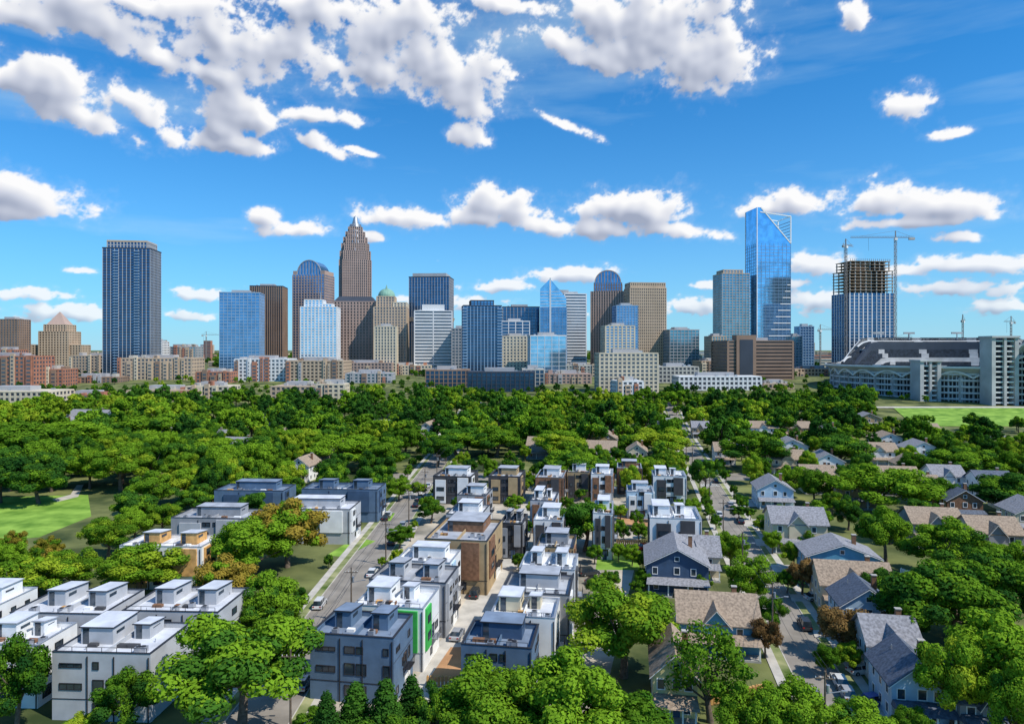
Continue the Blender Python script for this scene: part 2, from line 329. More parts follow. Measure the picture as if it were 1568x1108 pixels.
for t in GH: ghouse(*t,name={NAVY:'navy_house',TEAL:'blue_house',YEL:'yellow_house',SKYB:'pale_blue_house',BEIGE:'beige_house',WHITE:'white_house'}.get(t[7],'suburban_house'))
# ------------------------------------------------------------ skyline
G_BLUE=glassm('blue_curtain_glass',(.13,.31,.55),.14,.7); G_LT=glassm('light_blue_glass',(.32,.58,.82),.08,.85); G_DK=glassm('dark_blue_glass',(.06,.14,.26),.15,.7)
G_BR=glassm('bronze_glass',(.08,.07,.07),.2,.4); G_TL=glassm('teal_glass',(.16,.33,.42)); G_GY=glassm('grey_glass',(.12,.15,.19),.2,.5)
S_TAN=mat('tan_granite',(.50,.38,.27),.7,.08,.05); S_PINK=mat('pink_granite',(.42,.30,.25),.7,.08,.05); S_CREAM=mat('cream_stone',(.60,.52,.39),.7,.08,.05)
S_WH=mat('white_precast',(.68,.68,.68),.7,.06,.05); S_GR=mat('grey_precast',(.38,.38,.39),.7,.08,.05); S_BRN=mat('brown_precast',(.27,.18,.13),.7,.1,.05); S_CON=mat('garage_concrete',(.45,.43,.38),.8,.12,.05)
S_DK=mat('dark_mullion',(.05,.06,.08),.5,.1,.05); S_BL=mat('blue_mullion',(.24,.36,.50),.4,.1,.05); COPPER=mat('green_copper',(.20,.36,.28),.6,.15,.2); RED=mat('red_brick',(.38,.17,.11),.85,.15,.2)
def facade(b,x0,x1,y0,y1,z0,z1,wall,glass,fh=4,bay=4,band=.4,pier=.3,pr=.45,cap=True,pm=None):
    b.box(x0,x1,y0,y1,z0,z1,glass); pm=pm or wall
    n=max(1,int(round((z1-z0)/fh))); h=(z1-z0)/n
    if band>0:
        for i in range(n): b.box(x0-pr*.6,x1+pr*.6,y0-pr*.6,y1+pr*.6,z0+i*h,z0+i*h+h*band,wall)
    if pier>0:
        for (a,c,ax) in((x0,x1,'x'),(y0,y1,'y')):
            k=max(1,int(round((c-a)/bay))); s=(c-a)/k; pw=s*pier
            for i in range(k+1):
                u=a+i*s
                if ax=='x':
                    b.box(u-pw/2,u+pw/2,y0-pr,y0+.1,z0,z1-.02,pm); b.box(u-pw/2,u+pw/2,y1-.1,y1+pr,z0,z1-.02,pm)
                elif 0<i<k:
                    b.box(x0-pr,x0+.1,u-pw/2,u+pw/2,z0,z1-.02,pm); b.box(x1-.1,x1+pr,u-pw/2,u+pw/2,z0,z1-.02,pm)
    if cap: b.box(x0-pr*1.2,x1+pr*1.2,y0-pr*1.2,y1+pr*1.2,z1,z1+1.2,wall)
def dims(xl,xr,yt,d):
    k=d/F; return ((xl+xr)/2-CX)*k,(xr-xl)*k,CH+(HY-yt)*k-tz(d)
def fin(b,name,X,d,rot,r):
    o=b.done(name,(X,d,tz(d)-.5),math.radians(rot)); occ(X,d+r*.5,r*.6); return o
def plant(b,W,D,H,r=None):
    r=r or random.Random(int(W*7+H)); 
    b.box(-W*.25,W*.2,D*.3,D*.7,H+1.2,H+4.5,S_GR)
    for i in range(6): x=r.uniform(-.4,.35)*W; y=r.uniform(.1,.8)*D; b.box(x,x+2.5,y,y+2,H+1.2,H+r.uniform(2.2,3.2),METAL)
def tower(name,xl,xr,yt,d,D,wall,glass,fh=4,bay=4,band=.4,pier=.3,rot=0,pr=.45,ext=None,pm=None,pl=True):
    X,W,H=dims(xl,xr,yt,d); b=B(); facade(b,-W/2,W/2,0,D,0,H,wall,glass,fh,bay,band,pier,pr,pm=pm)
    if pl: plant(b,W,D,H)
    if ext: ext(b,W,D,H)
    fin(b,name,X,d,rot,max(W,D)); return X,W
def e_vue(b,W,D,H):
    facade(b,-W*.42,W*.42,2,D-2,H,H+8,S_GR,G_DK,3.3,3.5,.2,.35)
    b.box(-W*.43,W*.43,1.4,D-1.4,H+8,H+10,S_TAN)
    for s in(-1,1):
        for i in range(int(H/3.3)): b.box(s*W*.22-3,s*W*.22+3,-1.8,0,i*3.3+2,i*3.3+2.9,S_BL)
tower('residential_tower',160,228,380,800,34,S_DK,G_DK,3.3,4.5,.28,.14,8,.5,e_vue,pm=S_GR,pl=False)
tower('apartment_tower',-8,27,489,950,25,S_BRN,G_GY,3.3,4,.4,.45)
X,W,H=dims(61,103,497,1000); b=B()
facade(b,-W*.5,W*.5,0,34,0,H-10,S_TAN,G_BR,3.6,4,.4,.45); facade(b,-W*.38,W*.38,4,30,H-10,H,S_TAN,G_BR,3.6,4,.4,.45)
b.fr(-W*.32,W*.32,6,28,H+1.2,-.5,.5,16.5,17.5,H+20,S_PINK)
for s in(-1,1): facade(b,min(s*W*.5,s*W*.9),max(s*W*.5,s*W*.9),4,30,0,H-30,S_TAN,G_BR,3.6,4,.4,.45)
fin(b,'pyramid_roof_tower',X,1000,5,50)
tower('blue_glass_tower',338,396,448,850,34,S_BL,G_BLUE,3.8,4.5,.22,.12,10)
tower('dark_office_tower',384,432,438,950,36,S_DK,G_BR,4,3,.1,.4,8,pm=S_BRN)
def arch_top(b,x0,x1,y0,y1,z,h,mt,pm,n=14):
    c=(x0+x1)/2; r=(x1-x0)/2; P=[(c-r*math.cos(math.pi*i/n),z+h*math.sin(math.pi*i/n)) for i in range(n+1)]
    b.ext(P,'y',y0,y1,mt)
    for k in range(1,8):
        x=x0+(x1-x0)*k/8; hh=h*math.sqrt(max(0,1-((x-c)/r)**2)); b.box(x-.5,x+.5,y0-.5,y0,z,z+hh,pm)
    for i in range(n): b.beam((P[i][0],y0-.3,P[i][1]),(P[i+1][0],y0-.3,P[i+1][1]),1.2,pm)
X,W,H=dims(447,498,420,1020); b=B(); facade(b,-W/2,W/2,0,36,0,H,S_PINK,G_BLUE,4,4.5,.3,.3,cap=False); 
arch_top(b,-W*.38,W*.38,2,34,H,22,G_BLUE,S_GR); b.box(-W/2,-W*.38,1,35,H,H+6,S_PINK); b.box(W*.38,W/2,1,35,H,H+6,S_PINK)
fin(b,'arched_top_office_tower',X,1020,-8,40)
def e_st(b,W,D,H):
    facade(b,-W*.4,W*.1,3,D-3,H,H+9,S_WH,G_LT,3.3,4,.3,.4); facade(b,-W*.2,W*.35,5,D-5,H,H+4,S_WH,G_LT,3.3,4,.3,.4)
    b.beam((0,D/2,H+9),(0,D/2,H+20),.8,METAL)
tower('white_residential_tower',461,515,470,850,28,S_WH,G_LT,3.3,4.2,.32,.35,6,ext=e_st)
X,W,H=dims(520,568,385,1050); b=B(); D=W
def tier(w,z0,z1,c=.12):
    facade(b,-w/2,w/2,D/2-w/2+w*c,D/2+w/2-w*c,z0,z1,S_PINK,G_BR,4,3,.22,.5,cap=False)
    facade(b,-w/2+w*c,w/2-w*c,D/2-w/2,D/2+w/2,z0,z1,S_PINK,G_BR,4,3,.22,.5,cap=False)
z=0
for w,zt in((W*1.04,H*.35),(W,H-12),(W*.95,H+2),(W*.86,H+14),(W*.74,H+24),(W*.60,H+33),(W*.44,H+41)):
    tier(w,z,zt); z=zt
for k in range(28):
    t=2*math.pi*k/28
    for r0,r1,z0,z1 in((.44,.37,H+2,H+22),(.36,.28,H+16,H+34),(.26,.17,H+28,H+46),(.15,.04,H+38,H+58)):
        b.beam((W*r0*math.cos(t),D/2+W*r0*math.sin(t),z0),(W*r1*math.cos(t),D/2+W*r1*math.sin(t),z1),.9,METAL)
b.cyl(0,D/2,H+41,H+60,W*.12,.5,10,S_GR)
fin(b,'crowned_skyscraper',X,1050,12,45)
def e_man(b,W,D,H): b.fr(-W/2,W/2,0,D,H+1.2,-W*.4,W*.4,D*.15,D*.85,H+8,S_DK)
tower('granite_office_block',512,574,462,920,40,S_PINK,G_BR,4,4.2,.35,.5,5,ext=e_man,pl=False)
X,W,H=dims(573,622,470,900); b=B(); facade(b,-W/2,W/2,0,34,0,H,S_TAN,G_GY,3.8,4,.35,.5)
facade(b,-W*.42,W*.12,4,26,H,H+14,S_TAN,G_GY,3.8,4,.3,.5)
cx=-W*.15
for i in range(7):
    a0=math.pi/2*i/7; a1=math.pi/2*(i+1)/7; b.cyl(cx,15,H+15+11*math.sin(a0),H+15+11*math.sin(a1),11*math.cos(a0)+.5,11*math.cos(a1)+.5,20,COPPER)
b.cyl(cx,15,H+26,H+31,1.5,.3,8,COPPER); facade(b,W*.1,W*.5,3,30,H,H+6,S_CREAM,G_GY,3.8,4,.35,.5)
fin(b,'copper_dome_tower',X,900,4,40)
tower('stone_tower_annex',574,606,500,850,24,S_CREAM,G_GY,3.8,3.6,.3,.5,4)
tower('flared_glass_tower',626,688,424,960,40,S_DK,G_DK,4,4,.1,.14,-4,pm=S_GR,ext=lambda b,W,D,H:[b.fr(-W*.5,W*.5,-1,D+1,H-62,-W*.53,W*.53,-2.5,D+2,H-56,S_TAN),b.box(-W*.42,W*.42,2,D-2,H+1.2,H+6,S_GR)])
tower('banded_office_block',635,692,476,880,36,S_WH,G_GY,4,30,.5,.06,6,ext=lambda b,W,D,H:b.box(-W*.3,W*.3,4,D-4,H+1.2,H+9,S_WH))
tower('grey_midrise',692,712,503,860,25,S_GR,G_GY,4,4,.4,.3)
def e_ld(b,W,D,H):
    facade(b,-W*.3,W*.3,3,D-3,H,H+6,S_DK,G_BLUE,3.3,4,.25,.2)
    for i in range(int(H/3.4)): b.box(-W/2-1.5,-W/2+4,-1.6,0,i*3.4+1,i*3.4+2,S_BL); b.box(W/2-5,W/2+1.5,-1.6,0,i*3.4+1,i*3.4+2,S_BL)
tower('blue_residential_tower',710,768,468,790,30,S_DK,G_DK,3.4,4,.22,.18,8,ext=e_ld,pm=S_BL)
tower('dark_glass_block',770,826,470,900,36,S_DK,G_DK,4,5,.15,.12,4,pm=S_GR)
tower('white_frame_block',768,811,492,850,30,S_WH,G_DK,4,9,.12,.12,4)
tower('stone_midrise',770,812,515,800,28,S_CREAM,G_GY,3.6,4,.4,.5,4)
X,W,H=dims(827,867,470,880); b=B(); facade(b,-W/2,W/2,0,30,0,H,S_BL,G_BLUE,4,5,.15,.08,cap=False)
b.ext([(-W/2,H),(W/2,H),(W/2,H+12),(-W*.12,H+37),(-W/2,H+24)],'y',0,30,G_LT)
for i in range(6): b.box(-W/2+.4,W/2-.4-max(0,(i*4-12))*1.0,-.3,0,H+i*4,H+i*4+.6,S_WH)
b.box(-W*.14,-W*.08,-1,31,0,H+38,S_WH)
fin(b,'slanted_top_glass_tower',X,880,-6,34)
tower('banded_office_tower',864,898,450,930,40,S_WH,G_GY,4,30,.5,.05,8,ext=lambda b,W,D,H:b.box(-W*.9,-W*.3,2,D,0,H+6,S_GR))
tower('blue_glass_midrise',812,867,514,760,28,S_WH,G_LT,5,8,.08,.06,5)
X,W,H=dims(905,954,432,950); b=B(); facade(b,-W/2,W/2,0,36,0,H-12,S_BRN,G_BR,4,3.5,.2,.5,cap=False,pm=S_PINK)
facade(b,-W*.40,W*.45,2,34,H-12,H,S_BRN,G_BLUE,4,3.5,.2,.4,cap=False); arch_top(b,-W*.38,W*.42,2,34,H,17,G_BLUE,S_PINK)
fin(b,'barrel_vault_office_tower',X,950,-10,40)
tower('blue_condo_block',944,977,468,880,24,S_BL,G_BLUE,3.4,4,.25,.2,5); tower('cream_condo_block',927,972,499,840,26,S_CREAM,G_BLUE,3.4,5,.4,.35,5)
tower('tan_slab_tower',964,1021,441,920,26,S_TAN,G_BR,3.9,2.6,.4,.5,8,ext=lambda b,W,D,H:facade(b,-W/2+1,W/2-1,1,D-1,H+1,H+7,S_TAN,G_BR,6,2.6,.5,.6))
tower('glass_midrise',1025,1071,505,900,34,S_GR,G_TL,4,5,.2,.12,6)
tower('teal_glass_tower',1105,1148,419,900,30,S_TAN,G_TL,3.6,4.5,.2,.16,6,pm=S_GR,ext=lambda b,W,D,H:facade(b,-W*.4,W*.3,4,D-4,H,H+5,S_TAN,G_TL,3,4,.3,.3))
tower('hotel_block',1090,1112,515,870,25,S_TAN,G_TL,3.6,4,.3,.3,6)
X,W,H=dims(1158,1212,372,900); b=B(); D=34; facade(b,-W/2,W/2,0,D,0,H,G_LT,G_LT,4.2,6,.0,.05,cap=False,pm=S_BL,pr=.3)
n=int(H/4.2)
for i in range(n): b.box(-W/2-.2,W/2+.2,-.2,D+.2,i*4.2,i*4.2+.6,S_BL)
hp=47; b.ext([(-W/2,H),(W/2,H),(-W/2+5,H+hp),(-W/2,H+hp)],'y',0,D,G_LT)
for y in(0,D):
    b.beam((-W/2+5,y,H+hp),(W/2,y,H),1.3,TRIM); b.beam((W/2,y,H),(W/2,y,H+hp-11),1.3,TRIM); b.beam((-W/2+4,y,H+hp-6),(W/2,y,H+hp-11),1.3,TRIM)
    b.beam((-W/2,y,0),(-W/2,y,H+hp),1.0,TRIM)
b.beam((W/2,0,H+hp-11),(W/2,D,H+hp-11),1.3,TRIM)
for k in range(1,8): b.beam((W/2,0,H+k*4.2),(W/2,D,H+k*4.2),.8,S_BL); b.beam((W/2-k*5.8,D,H+k*4.2+1),(W/2,D,H+k*4.2+1),1.1,S_BL)
for i in range(14): b.box(-W/2+i*3.2,W/2-.5,-.32,-.21,8+i*8.4,9.2+i*8.4,TRIM)
fin(b,'slanted_crown_skyscraper',X,900,6,50)
def e_brk(b,W,D,H):
    b.box(-W*.38,-W*.08,-2,10,0,H+7,S_BRN); b.box(-W*.33,-W*.13,-2.3,-2,4,H+2,S_DK)
tower('striped_brown_office_block',1113,1216,522,740,45,S_BRN,G_BR,4,60,.55,.03,5,ext=e_brk)
tower('small_blue_tower',1225,1246,500,900,18,S_BL,G_BLUE,3.6,4,.3,.2); tower('grey_midrise',1213,1228,515,870,18,S_GR,G_TL,3.6,4,.3,.2)
X,W,H=dims(1299,1371,448,800); b=B(); D=36; facade(b,-W/2,W/2,0,D,0,H,S_GR,G_DK,3.8,5.5,.15,.22,cap=False,pm=S_WH)
for i in range(10):
    z=H+i*3.8; s=0 if i<7 else 2.5
    b.box(-W/2+s,W/2-s,s,D-s,z+3.3,z+3.7,S_TAN)
    for k in range(9):
        x=-W/2+1+s+(W-2-2*s)*k/8; b.box(x-.5,x+.5,1+s,2+s,z,z+3.3,CONC); b.box(x-.5,x+.5,D-2-s,D-1-s,z,z+3.3,CONC)
    b.box(-6,6,10,24,z,z+3.8,CONC); b.box(-W*.3,-W*.1,6,D-6,z,z+3.2,S_BRN); b.box(W*.1,W*.4,8,D-6,z,z+3.2,CHAR)
for k in range(20): x=-W/2+3+(W-6)*k/19; b.beam((x,3,H+38),(x,3,H+40.5),.4,S_BRN)
fin(b,'tower_under_construction',X,800,6,50)
def crane(px,ytop,d,jl,jr,rot=0,w=2.0):
    X,_,H=dims(px,px,ytop,d); b=B()
    YEL_=mat('crane_steel',(.26,.23,.21),.5,.1)
    for sx in(-1,1):
        for sy in(-1,1): b.beam((sx*w/2,sy*w/2,0),(sx*w/2,sy*w/2,H),.35,YEL_)
    n=int(H/4)
    for i in range(n):
        z=H*i/n; z1=H*(i+1)/n; s=1 if i%2 else -1
        b.beam((-s*w/2,-w/2,z),(s*w/2,-w/2,z1),.25,YEL_); b.beam((-w/2,-s*w/2,z),(-w/2,s*w/2,z1),.25,YEL_)
    b.box(-1.5,1.5,-2,1,H,H+2.5,TRIM)
    for y in(-.6,.6): b.beam((-jl,y,H+3),(jr,y,H+3),.3,YEL_)
    b.beam((-jl,0,H+4.6),(jr,0,H+4.6),.3,YEL_)
    k=int((jl+jr)/3)
    for i in range(k): x=-jl+3*i; b.beam((x,0,H+3),(x+1.5,0,H+4.6),.18,YEL_); b.beam((x+1.5,0,H+4.6),(x+3,0,H+3),.18,YEL_)
    b.beam((0,0,H+3),(0,0,H+11),.9,YEL_); b.beam((0,0,H+11),(-jl*.8,0,H+4.6),.2,YEL_); b.beam((0,0,H+11),(jr*.8,0,H+4.6),.2,YEL_)
    e=jr if jr<jl else -jl; b.box(min(e,e*.7),max(e,e*.7),-1,1,H+.5,H+3,CONC)
    b.beam((-jl*.6,0,H+3),(-jl*.6,0,H-12),.15,BLK)
    b.done('tower_crane',(X,d,tz(d)),math.radians(rot))
crane(1371,368,790,52,22,0); crane(1295,380,798,6,14,30); crane(1256,508,1000,4,24,10,1.6); crane(1391,520,1000,20,6,0,1.6); crane(1474,494,900,5,10,40,1.6); crane(1548,496,950,10,6,0,1.6); crane(316,515,1500,10,30,0,1.6)
LOW=[('brick_apartment_block',-60,50,546,640,30,RED,G_GY),('parking_deck',-60,74,600,520,30,S_CREAM,S_DK),('brick_apartment_block',50,95,566,660,25,RED,G_GY),
('tan_lowrise',106,206,545,900,30,S_TAN,G_GY),('tan_lowrise',182,292,549,740,34,S_TAN,G_GY),('small_office_block',228,248,523,950,20,S_WH,G_GY),('grey_lowrise',248,300,531,980,22,S_GR,G_TL),
('school_building',196,300,598,560,26,S_TAN,G_GY),('school_building',285,350,592,565,22,S_CREAM,G_GY),('apartment_block',360,440,550,720,34,S_WH,G_GY),('apartment_block',438,525,553,710,34,S_TAN,G_BR),
('tan_office_block',415,490,592,560,26,S_TAN,G_GY),('tan_office_block',485,527,589,555,18,S_CREAM,G_GY),('dark_panel_building',652,720,567,660,30,S_BRN,G_DK),('dark_panel_building',716,818,570,620,30,S_DK,G_DK),('dark_panel_building',800,833,566,640,30,S_CON,G_DK),
('cream_office_building',918,1008,541,610,22,S_CREAM,G_GY),('cream_lowrise',945,985,584,580,20,S_WH,G_GY),('parking_garage',1008,1070,562,700,30,S_CON,S_DK),('parking_garage',1040,1166,577,630,24,S_WH,S_DK),('tan_lowrise',1074,1112,553,860,30,S_TAN,G_GY),
('stone_lowrise',640,715,552,900,30,S_TAN,G_GY),('glass_lowrise',1010,1075,545,980,30,S_GR,G_TL),('white_warehouse',1402,1460,672,395,16,TRIM,G_GY),('red_warehouse',1482,1580,680,372,16,RED,G_GY),
('grey_lowrise',0,60,530,1200,30,S_GR,G_GY),('brick_lowrise',90,165,606,545,22,RED,G_GY),('brick_lowrise',-10,22,536,800,24,RED,G_GY),('tan_lowrise',515,600,556,840,25,S_PINK,G_GY),('stone_lowrise',560,660,560,860,25,S_CREAM,G_GY),('brick_lowrise',1215,1290,565,820,25,S_TAN,G_BR),
('brick_lowrise',835,905,573,690,24,S_PINK,G_GY),('grey_lowrise',530,600,572,700,24,S_GR,G_TL),('tan_lowrise',860,915,560,800,22,S_CON,G_GY),('tan_lowrise',300,352,570,700,22,RED,G_GY),('tan_lowrise',1170,1215,588,640,20,S_TAN,G_GY),('grey_lowrise',100,180,578,700,22,S_BRN,G_GY)]
def mkbays(seed,wall):
    r=random.Random(seed)
    def f(b,W,D,H):
        x=-W/2
        while x<W/2-5:
            w=r.uniform(4,9); m=r.choice((wall,RED,S_CREAM,S_TAN,S_TAN,S_BRN,RED,S_GR)); h=H+r.uniform(-3,3.5)
            if r.random()<.65:
                b.box(x,x+w*.6,-1.3,1,0,h,m)
                for z in range(1,int(h/3.6)+1): b.box(x+.8,x+w*.6-.8,-1.36,-1.29,z*3.6-2.6,z*3.6-.9,G_GY)
            x+=w
        for k in range(5): x=r.uniform(-.45,.4)*W; b.box(x,x+r.uniform(2,5),D*.2,D*.5,H+1.2,H+r.uniform(2.5,5),r.choice((S_GR,S_CON,m)))
    return f
for i,t in enumerate(LOW):
    nb=('apartment' in t[0] or 'lowrise' in t[0] or 'school' in t[0] or 'tan_off' in t[0])
    X,W=tower(*t,fh=3.6,bay=4.2,band=.42 if t[7] is not G_DK else .15,pier=.4 if t[7] is not G_DK else .2,rot=R.uniform(-2,7),pr=.3,ext=mkbays(i,t[6]) if nb else None)
    if t[4]<600 and t[0][0]!='w':
        for q in(-.35,0,.35): occ(X+q*W,t[4]-13,W*.14+3)
b=B()
for i in range(420):
    y=R.uniform(1080,4200); x=R.uniform(-.85,.85)*y; w=R.uniform(15,50); h=R.uniform(8,26)+(R.random()<.06)*40
    m=R.choice((S_WH,S_TAN,S_GR,RED,S_CREAM,S_BRN)); b.box(x,x+w,y,y+w*.6,17,18+h,m)
    for k in range(int(h/4)): b.box(x+1,x+w-1,y-.3,y,20+k*4,21.8+k*4,G_GY)
b.done('distant_city_blocks')
# ------------------------------------------------------------ stadium
b=B(); SC=(450,640); sa,sb=143,110; zb=tz(560)-3; N=96
SEAT=mat('stadium_seats',(.025,.035,.05),.7,.4,.4); SW=mat('stadium_white',(.66,.66,.65),.7,.06,.1); SG=mat('stadium_concrete',(.42,.42,.42),.8,.15,.1)
def srim(t):
    t=t%360
    def bump(c,w): d=abs((t-c+180)%360-180); return max(0,min(1,(w-d)/14))
    return 30+26*max(bump(272,32),bump(85,48))
P=lambda t,k:(sa*k*math.cos(math.radians(t)),sb*k*math.sin(math.radians(t)))
for i in range(N):
    t0=360*i/N; t1=360*(i+1)/N; h0=srim(t0);h1=srim(t1); hm=min(h0,h1)
    def ring(k0,k1,z0a,z1a,mt,z0b=None,z1b=None):
        A=P(t0,k0);Bq=P(t1,k0);C=P(t1,k1);Dq=P(t0,k1); z0b=z0a if z0b is None else z0b; z1b=z1a if z1b is None else z1b
        b.add([(*A,z0a),(*Bq,z0b),(*C,z0b),(*Dq,z0a),(*A,z1a),(*Bq,z1b),(*C,z1b),(*Dq,z1a)],[(3,2,1,0),(4,5,6,7),(0,1,5,4),(1,2,6,5),(2,3,7,6),(3,0,4,7)],mt)
    ring(.93,.955,0,h0-3,S_DK,0,h1-3)
    for z in range(0,int(hm)-6,5): ring(.94,1.0,z+3.9,z+4.7,SG); ring(.992,.999,z+4.71,z+5.5,SW)
    for tt_ in(t0,t0+1.25,t0+2.5):
        a=P(tt_,.99); b.beam((*a,0),(*a,srim(tt_)-4),1.1 if tt_==t0 else .6,SG)
        if i%2==0 and tt_==t0: b.box(a[0]-1.6,a[0]+1.6,a[1]-1,a[1]+1,0,h0-8,SG)
    if i%3==0:
        m=8
        for k in range(m):
            ta=t0+3*360/N*k/m; tb=t0+3*360/N*(k+1)/m; za=hm-8+5*math.sin(math.pi*k/m); zb_=hm-8+5*math.sin(math.pi*(k+1)/m)
            b.beam((*P(ta,1.004),za),(*P(tb,1.004),zb_),1.4,SW)
    A=P(t0,.96);Bq=P(t1,.96);C=P(t1,1.03);Dq=P(t0,1.03)
    b.add([(*A,h0-9),(*Bq,h1-9),(*C,h1),(*Dq,h0)],[(0,1,2,3)],SG)
    ring(1.02,1.035,h0-.4,h0+1.2,SW,h1-.4,h1+1.2)
    for j in range(12):
        q0=j/12;q1=(j+1)/12
        k0=.60+.42*q0;k1=.60+.42*q1
        A=P(t0,k0);Bq=P(t1,k0);C=P(t1,k1);Dq=P(t0,k1)
        za=4+(h0-4)*q0;zc=4+(h1-4)*q0;zd=4+(h1-4)*q1;ze=4+(h0-4)*q1
        b.add([(*A,za+2),(*Bq,zc+2),(*C,zc+2),(*Dq,za+2),(*C,zd+2),(*Dq,ze+2)],[(0,1,2,3),(3,2,4,5)],SG if (j==6 or i%6==0) else SEAT)
for (tt,w) in((243,9),(256,9),(222,7)):
    x,y=P(tt,1.03); H=54 if tt>230 else 35
    for s in(-1,1):
        b.box(x+s*w-1.5,x+s*w+1.5,y-9,y+5,0,H,SG)
    b.box(x-1,x+1,y-9.2,y-7,0,H,SG)
    for z in range(3,H,4): b.box(x-w,x+w,y-8,y+4,z,z+1.1,SW)
    b.box(x-w,x+w,y-3,y+3,0,H-3,S_DK); b.box(x-w-2,x+w+2,y-10,y+6,H,H+1.5,SG)
for tt in(248,262,95,110,75):
    x,y=P(tt,1.02); h=srim(tt); b.beam((x,y,h),(x,y,h+7),.8,METAL); b.box(x-6,x+6,y-.6,y+.6,h+6,h+8,SG)
b.done('football_stadium',(SC[0],SC[1],zb)); occ(SC[0],SC[1],138)
# ------------------------------------------------------------ trees
def quadmesh(name,V,Q,MI,mats):
    me=bpy.data.meshes.new(name); me.vertices.add(len(V)); me.vertices.foreach_set('co',V.astype(np.float32).ravel())
    n=len(Q); me.loops.add(n*4); me.loops.foreach_set('vertex_index',Q.astype(np.int32).ravel())
    me.polygons.add(n); me.polygons.foreach_set('loop_start',np.arange(0,n*4,4,dtype=np.int32)); me.polygons.foreach_set('loop_total',np.full(n,4,dtype=np.int32))
    me.polygons.foreach_set('material_index',MI.astype(np.int32))
    for m in mats: me.materials.append(m)
    me.update(calc_edges=True); me.validate(); return me
def make_tree(name,seed,leaf,ncl=66,nl=300,ls=.45,kind='oak',sparse=1.0,leaf2=None,tall=1.0):
    r=np.random.default_rng(seed); V=[];Q=[];MI=[]; H=15.0
    def limb(p,q,r0,r1,n=6):
        p=np.array(p,float);q=np.array(q,float);d=(q-p)/np.linalg.norm(q-p); u=np.cross(d,[.3,.9,.1]);u/=np.linalg.norm(u);v=np.cross(d,u)
        o=sum(len(a) for a in V); t=np.arange(n)*2*np.pi/n
        c=np.cos(t)[:,None]*u+np.sin(t)[:,None]*v
        V.append(np.vstack([p+c*r0,q+c*r1])); i=np.arange(n); Q.append(np.stack([o+i,o+(i+1)%n,o+n+(i+1)%n,o+n+i],1)); MI.append(np.zeros(n))
    if kind=='conifer':
        limb((0,0,0),(0,0,14.5),.3,.04); C=[];CR=[]
        for i in range(ncl):
            z=1.5+12.8*(i/ncl); rad=3.3*(1-(z-1.5)/13.8)*r.uniform(.55,.95); a=i*2.4
            C.append((rad*math.cos(a),rad*math.sin(a),z)); CR.append(.45+1.2*(1-z/16))
    else:
        a=r.uniform(-.5,.5,2); limb((0,0,-.3),(a[0],a[1],3.2),.5,.36,8); limb((a[0],a[1],3.2),(a[0]*1.6,a[1]*2,7),.36,.2,7); limb((a[0]*1.6,a[1]*2,7),(0,0,11.5),.2,.06)
        C=[];CR=[]
        nb=int(r.integers(11,15)); bo=[]
        for i in range(nb):
            zz=.97-1.62*(i+.3)/nb+r.uniform(-.08,.08); zz=min(.98,max(-.75,zz)); ph=i*2.39996+r.uniform(-.4,.4); s=math.sqrt(1-zz*zz)
            k=r.uniform(.62,.92)
            bo.append(np.array((5.6*k*s*math.cos(ph),5.6*k*s*math.sin(ph),8.2+5.1*k*zz*tall)))
            limb((a[0],a[1],r.uniform(3,7)),bo[-1]-[0,0,.5],.2,.07,5)
        for i in range(ncl):
            c0=bo[i%nb]; dd=r.normal(size=3); dd/=np.linalg.norm(dd); dd[2]=dd[2]*.8+.1
            c=c0+dd*r.uniform(.5,2.0); C.append(tuple(c)); CR.append(r.uniform(.8,1.6))
        for i in range(7):
            C.append(tuple(r.uniform(-2.2,2.2,3)+[0,0,8.4])); CR.append(1.8)
    for c,cr in zip(C,CR):
        n=int(nl*(cr/1.3)**2*sparse*(.45 if cr==1.8 else 1))+8
        d=r.normal(size=(n,3)); d/=np.linalg.norm(d,axis=1)[:,None]
        rr=cr*(r.uniform(.4,1.15,size=(n,1))**.55); sq=np.array([1.1,1.1,.95]); p=np.array(c)+d*rr*sq
        nn=d*1.3+r.normal(size=(n,3))*.4+np.array([0,0,.1]); nn/=np.linalg.norm(nn,axis=1)[:,None]
        u=np.cross(nn,r.normal(size=(n,3))); u/=np.linalg.norm(u,axis=1)[:,None]; v=np.cross(nn,u)
        s=ls*r.uniform(.5,1.3,size=(n,1)); o=sum(len(x) for x in V)
        V.append(np.stack([p-u*s*.6,p-v*s*.38,p+u*s*.6,p+v*s*.38],1).reshape(-1,3))
        Q.append((o+np.arange(n*4)).reshape(-1,4)); MI.append(np.full(n,1 if leaf2 is None or r.random()<.65 else 2))
    return quadmesh(name,np.vstack(V),np.vstack(Q),np.concatenate(MI),[BARK,leaf]+([leaf2] if leaf2 else []))
PR={'oak':[make_tree('oak_mesh',i,L_OAK,leaf2=(None,L_DARK,L_LIME,L_DARK,None)[i],tall=(1,1.1,.9,1,1.2)[i],nl=330,ls=.41) for i in range(5)],'lime':[make_tree('lime_mesh',20+i,L_LIME,leaf2=L_OAK) for i in range(2)],
 'dark':[make_tree('dark_mesh',30+i,L_DARK,leaf2=L_OAK) for i in range(2)],'rust':[make_tree('rust_mesh',40,L_RUST,nl=220)],'gold':[make_tree('gold_mesh',50,L_GOLD,leaf2=L_OAK)],
 'sparse':[make_tree('sparse_mesh',60,L_OAK,ncl=34,sparse=.4)],'conifer':[make_tree('conifer_mesh',70,L_DARK,ncl=60,nl=300,ls=.38,kind='conifer')]}
NM={'oak':'oak_tree','lime':'young_maple_tree','dark':'magnolia_tree','rust':'copper_plum_tree','gold':'turning_oak_tree','sparse':'thin_leaved_tree','conifer':'conifer_tree'}
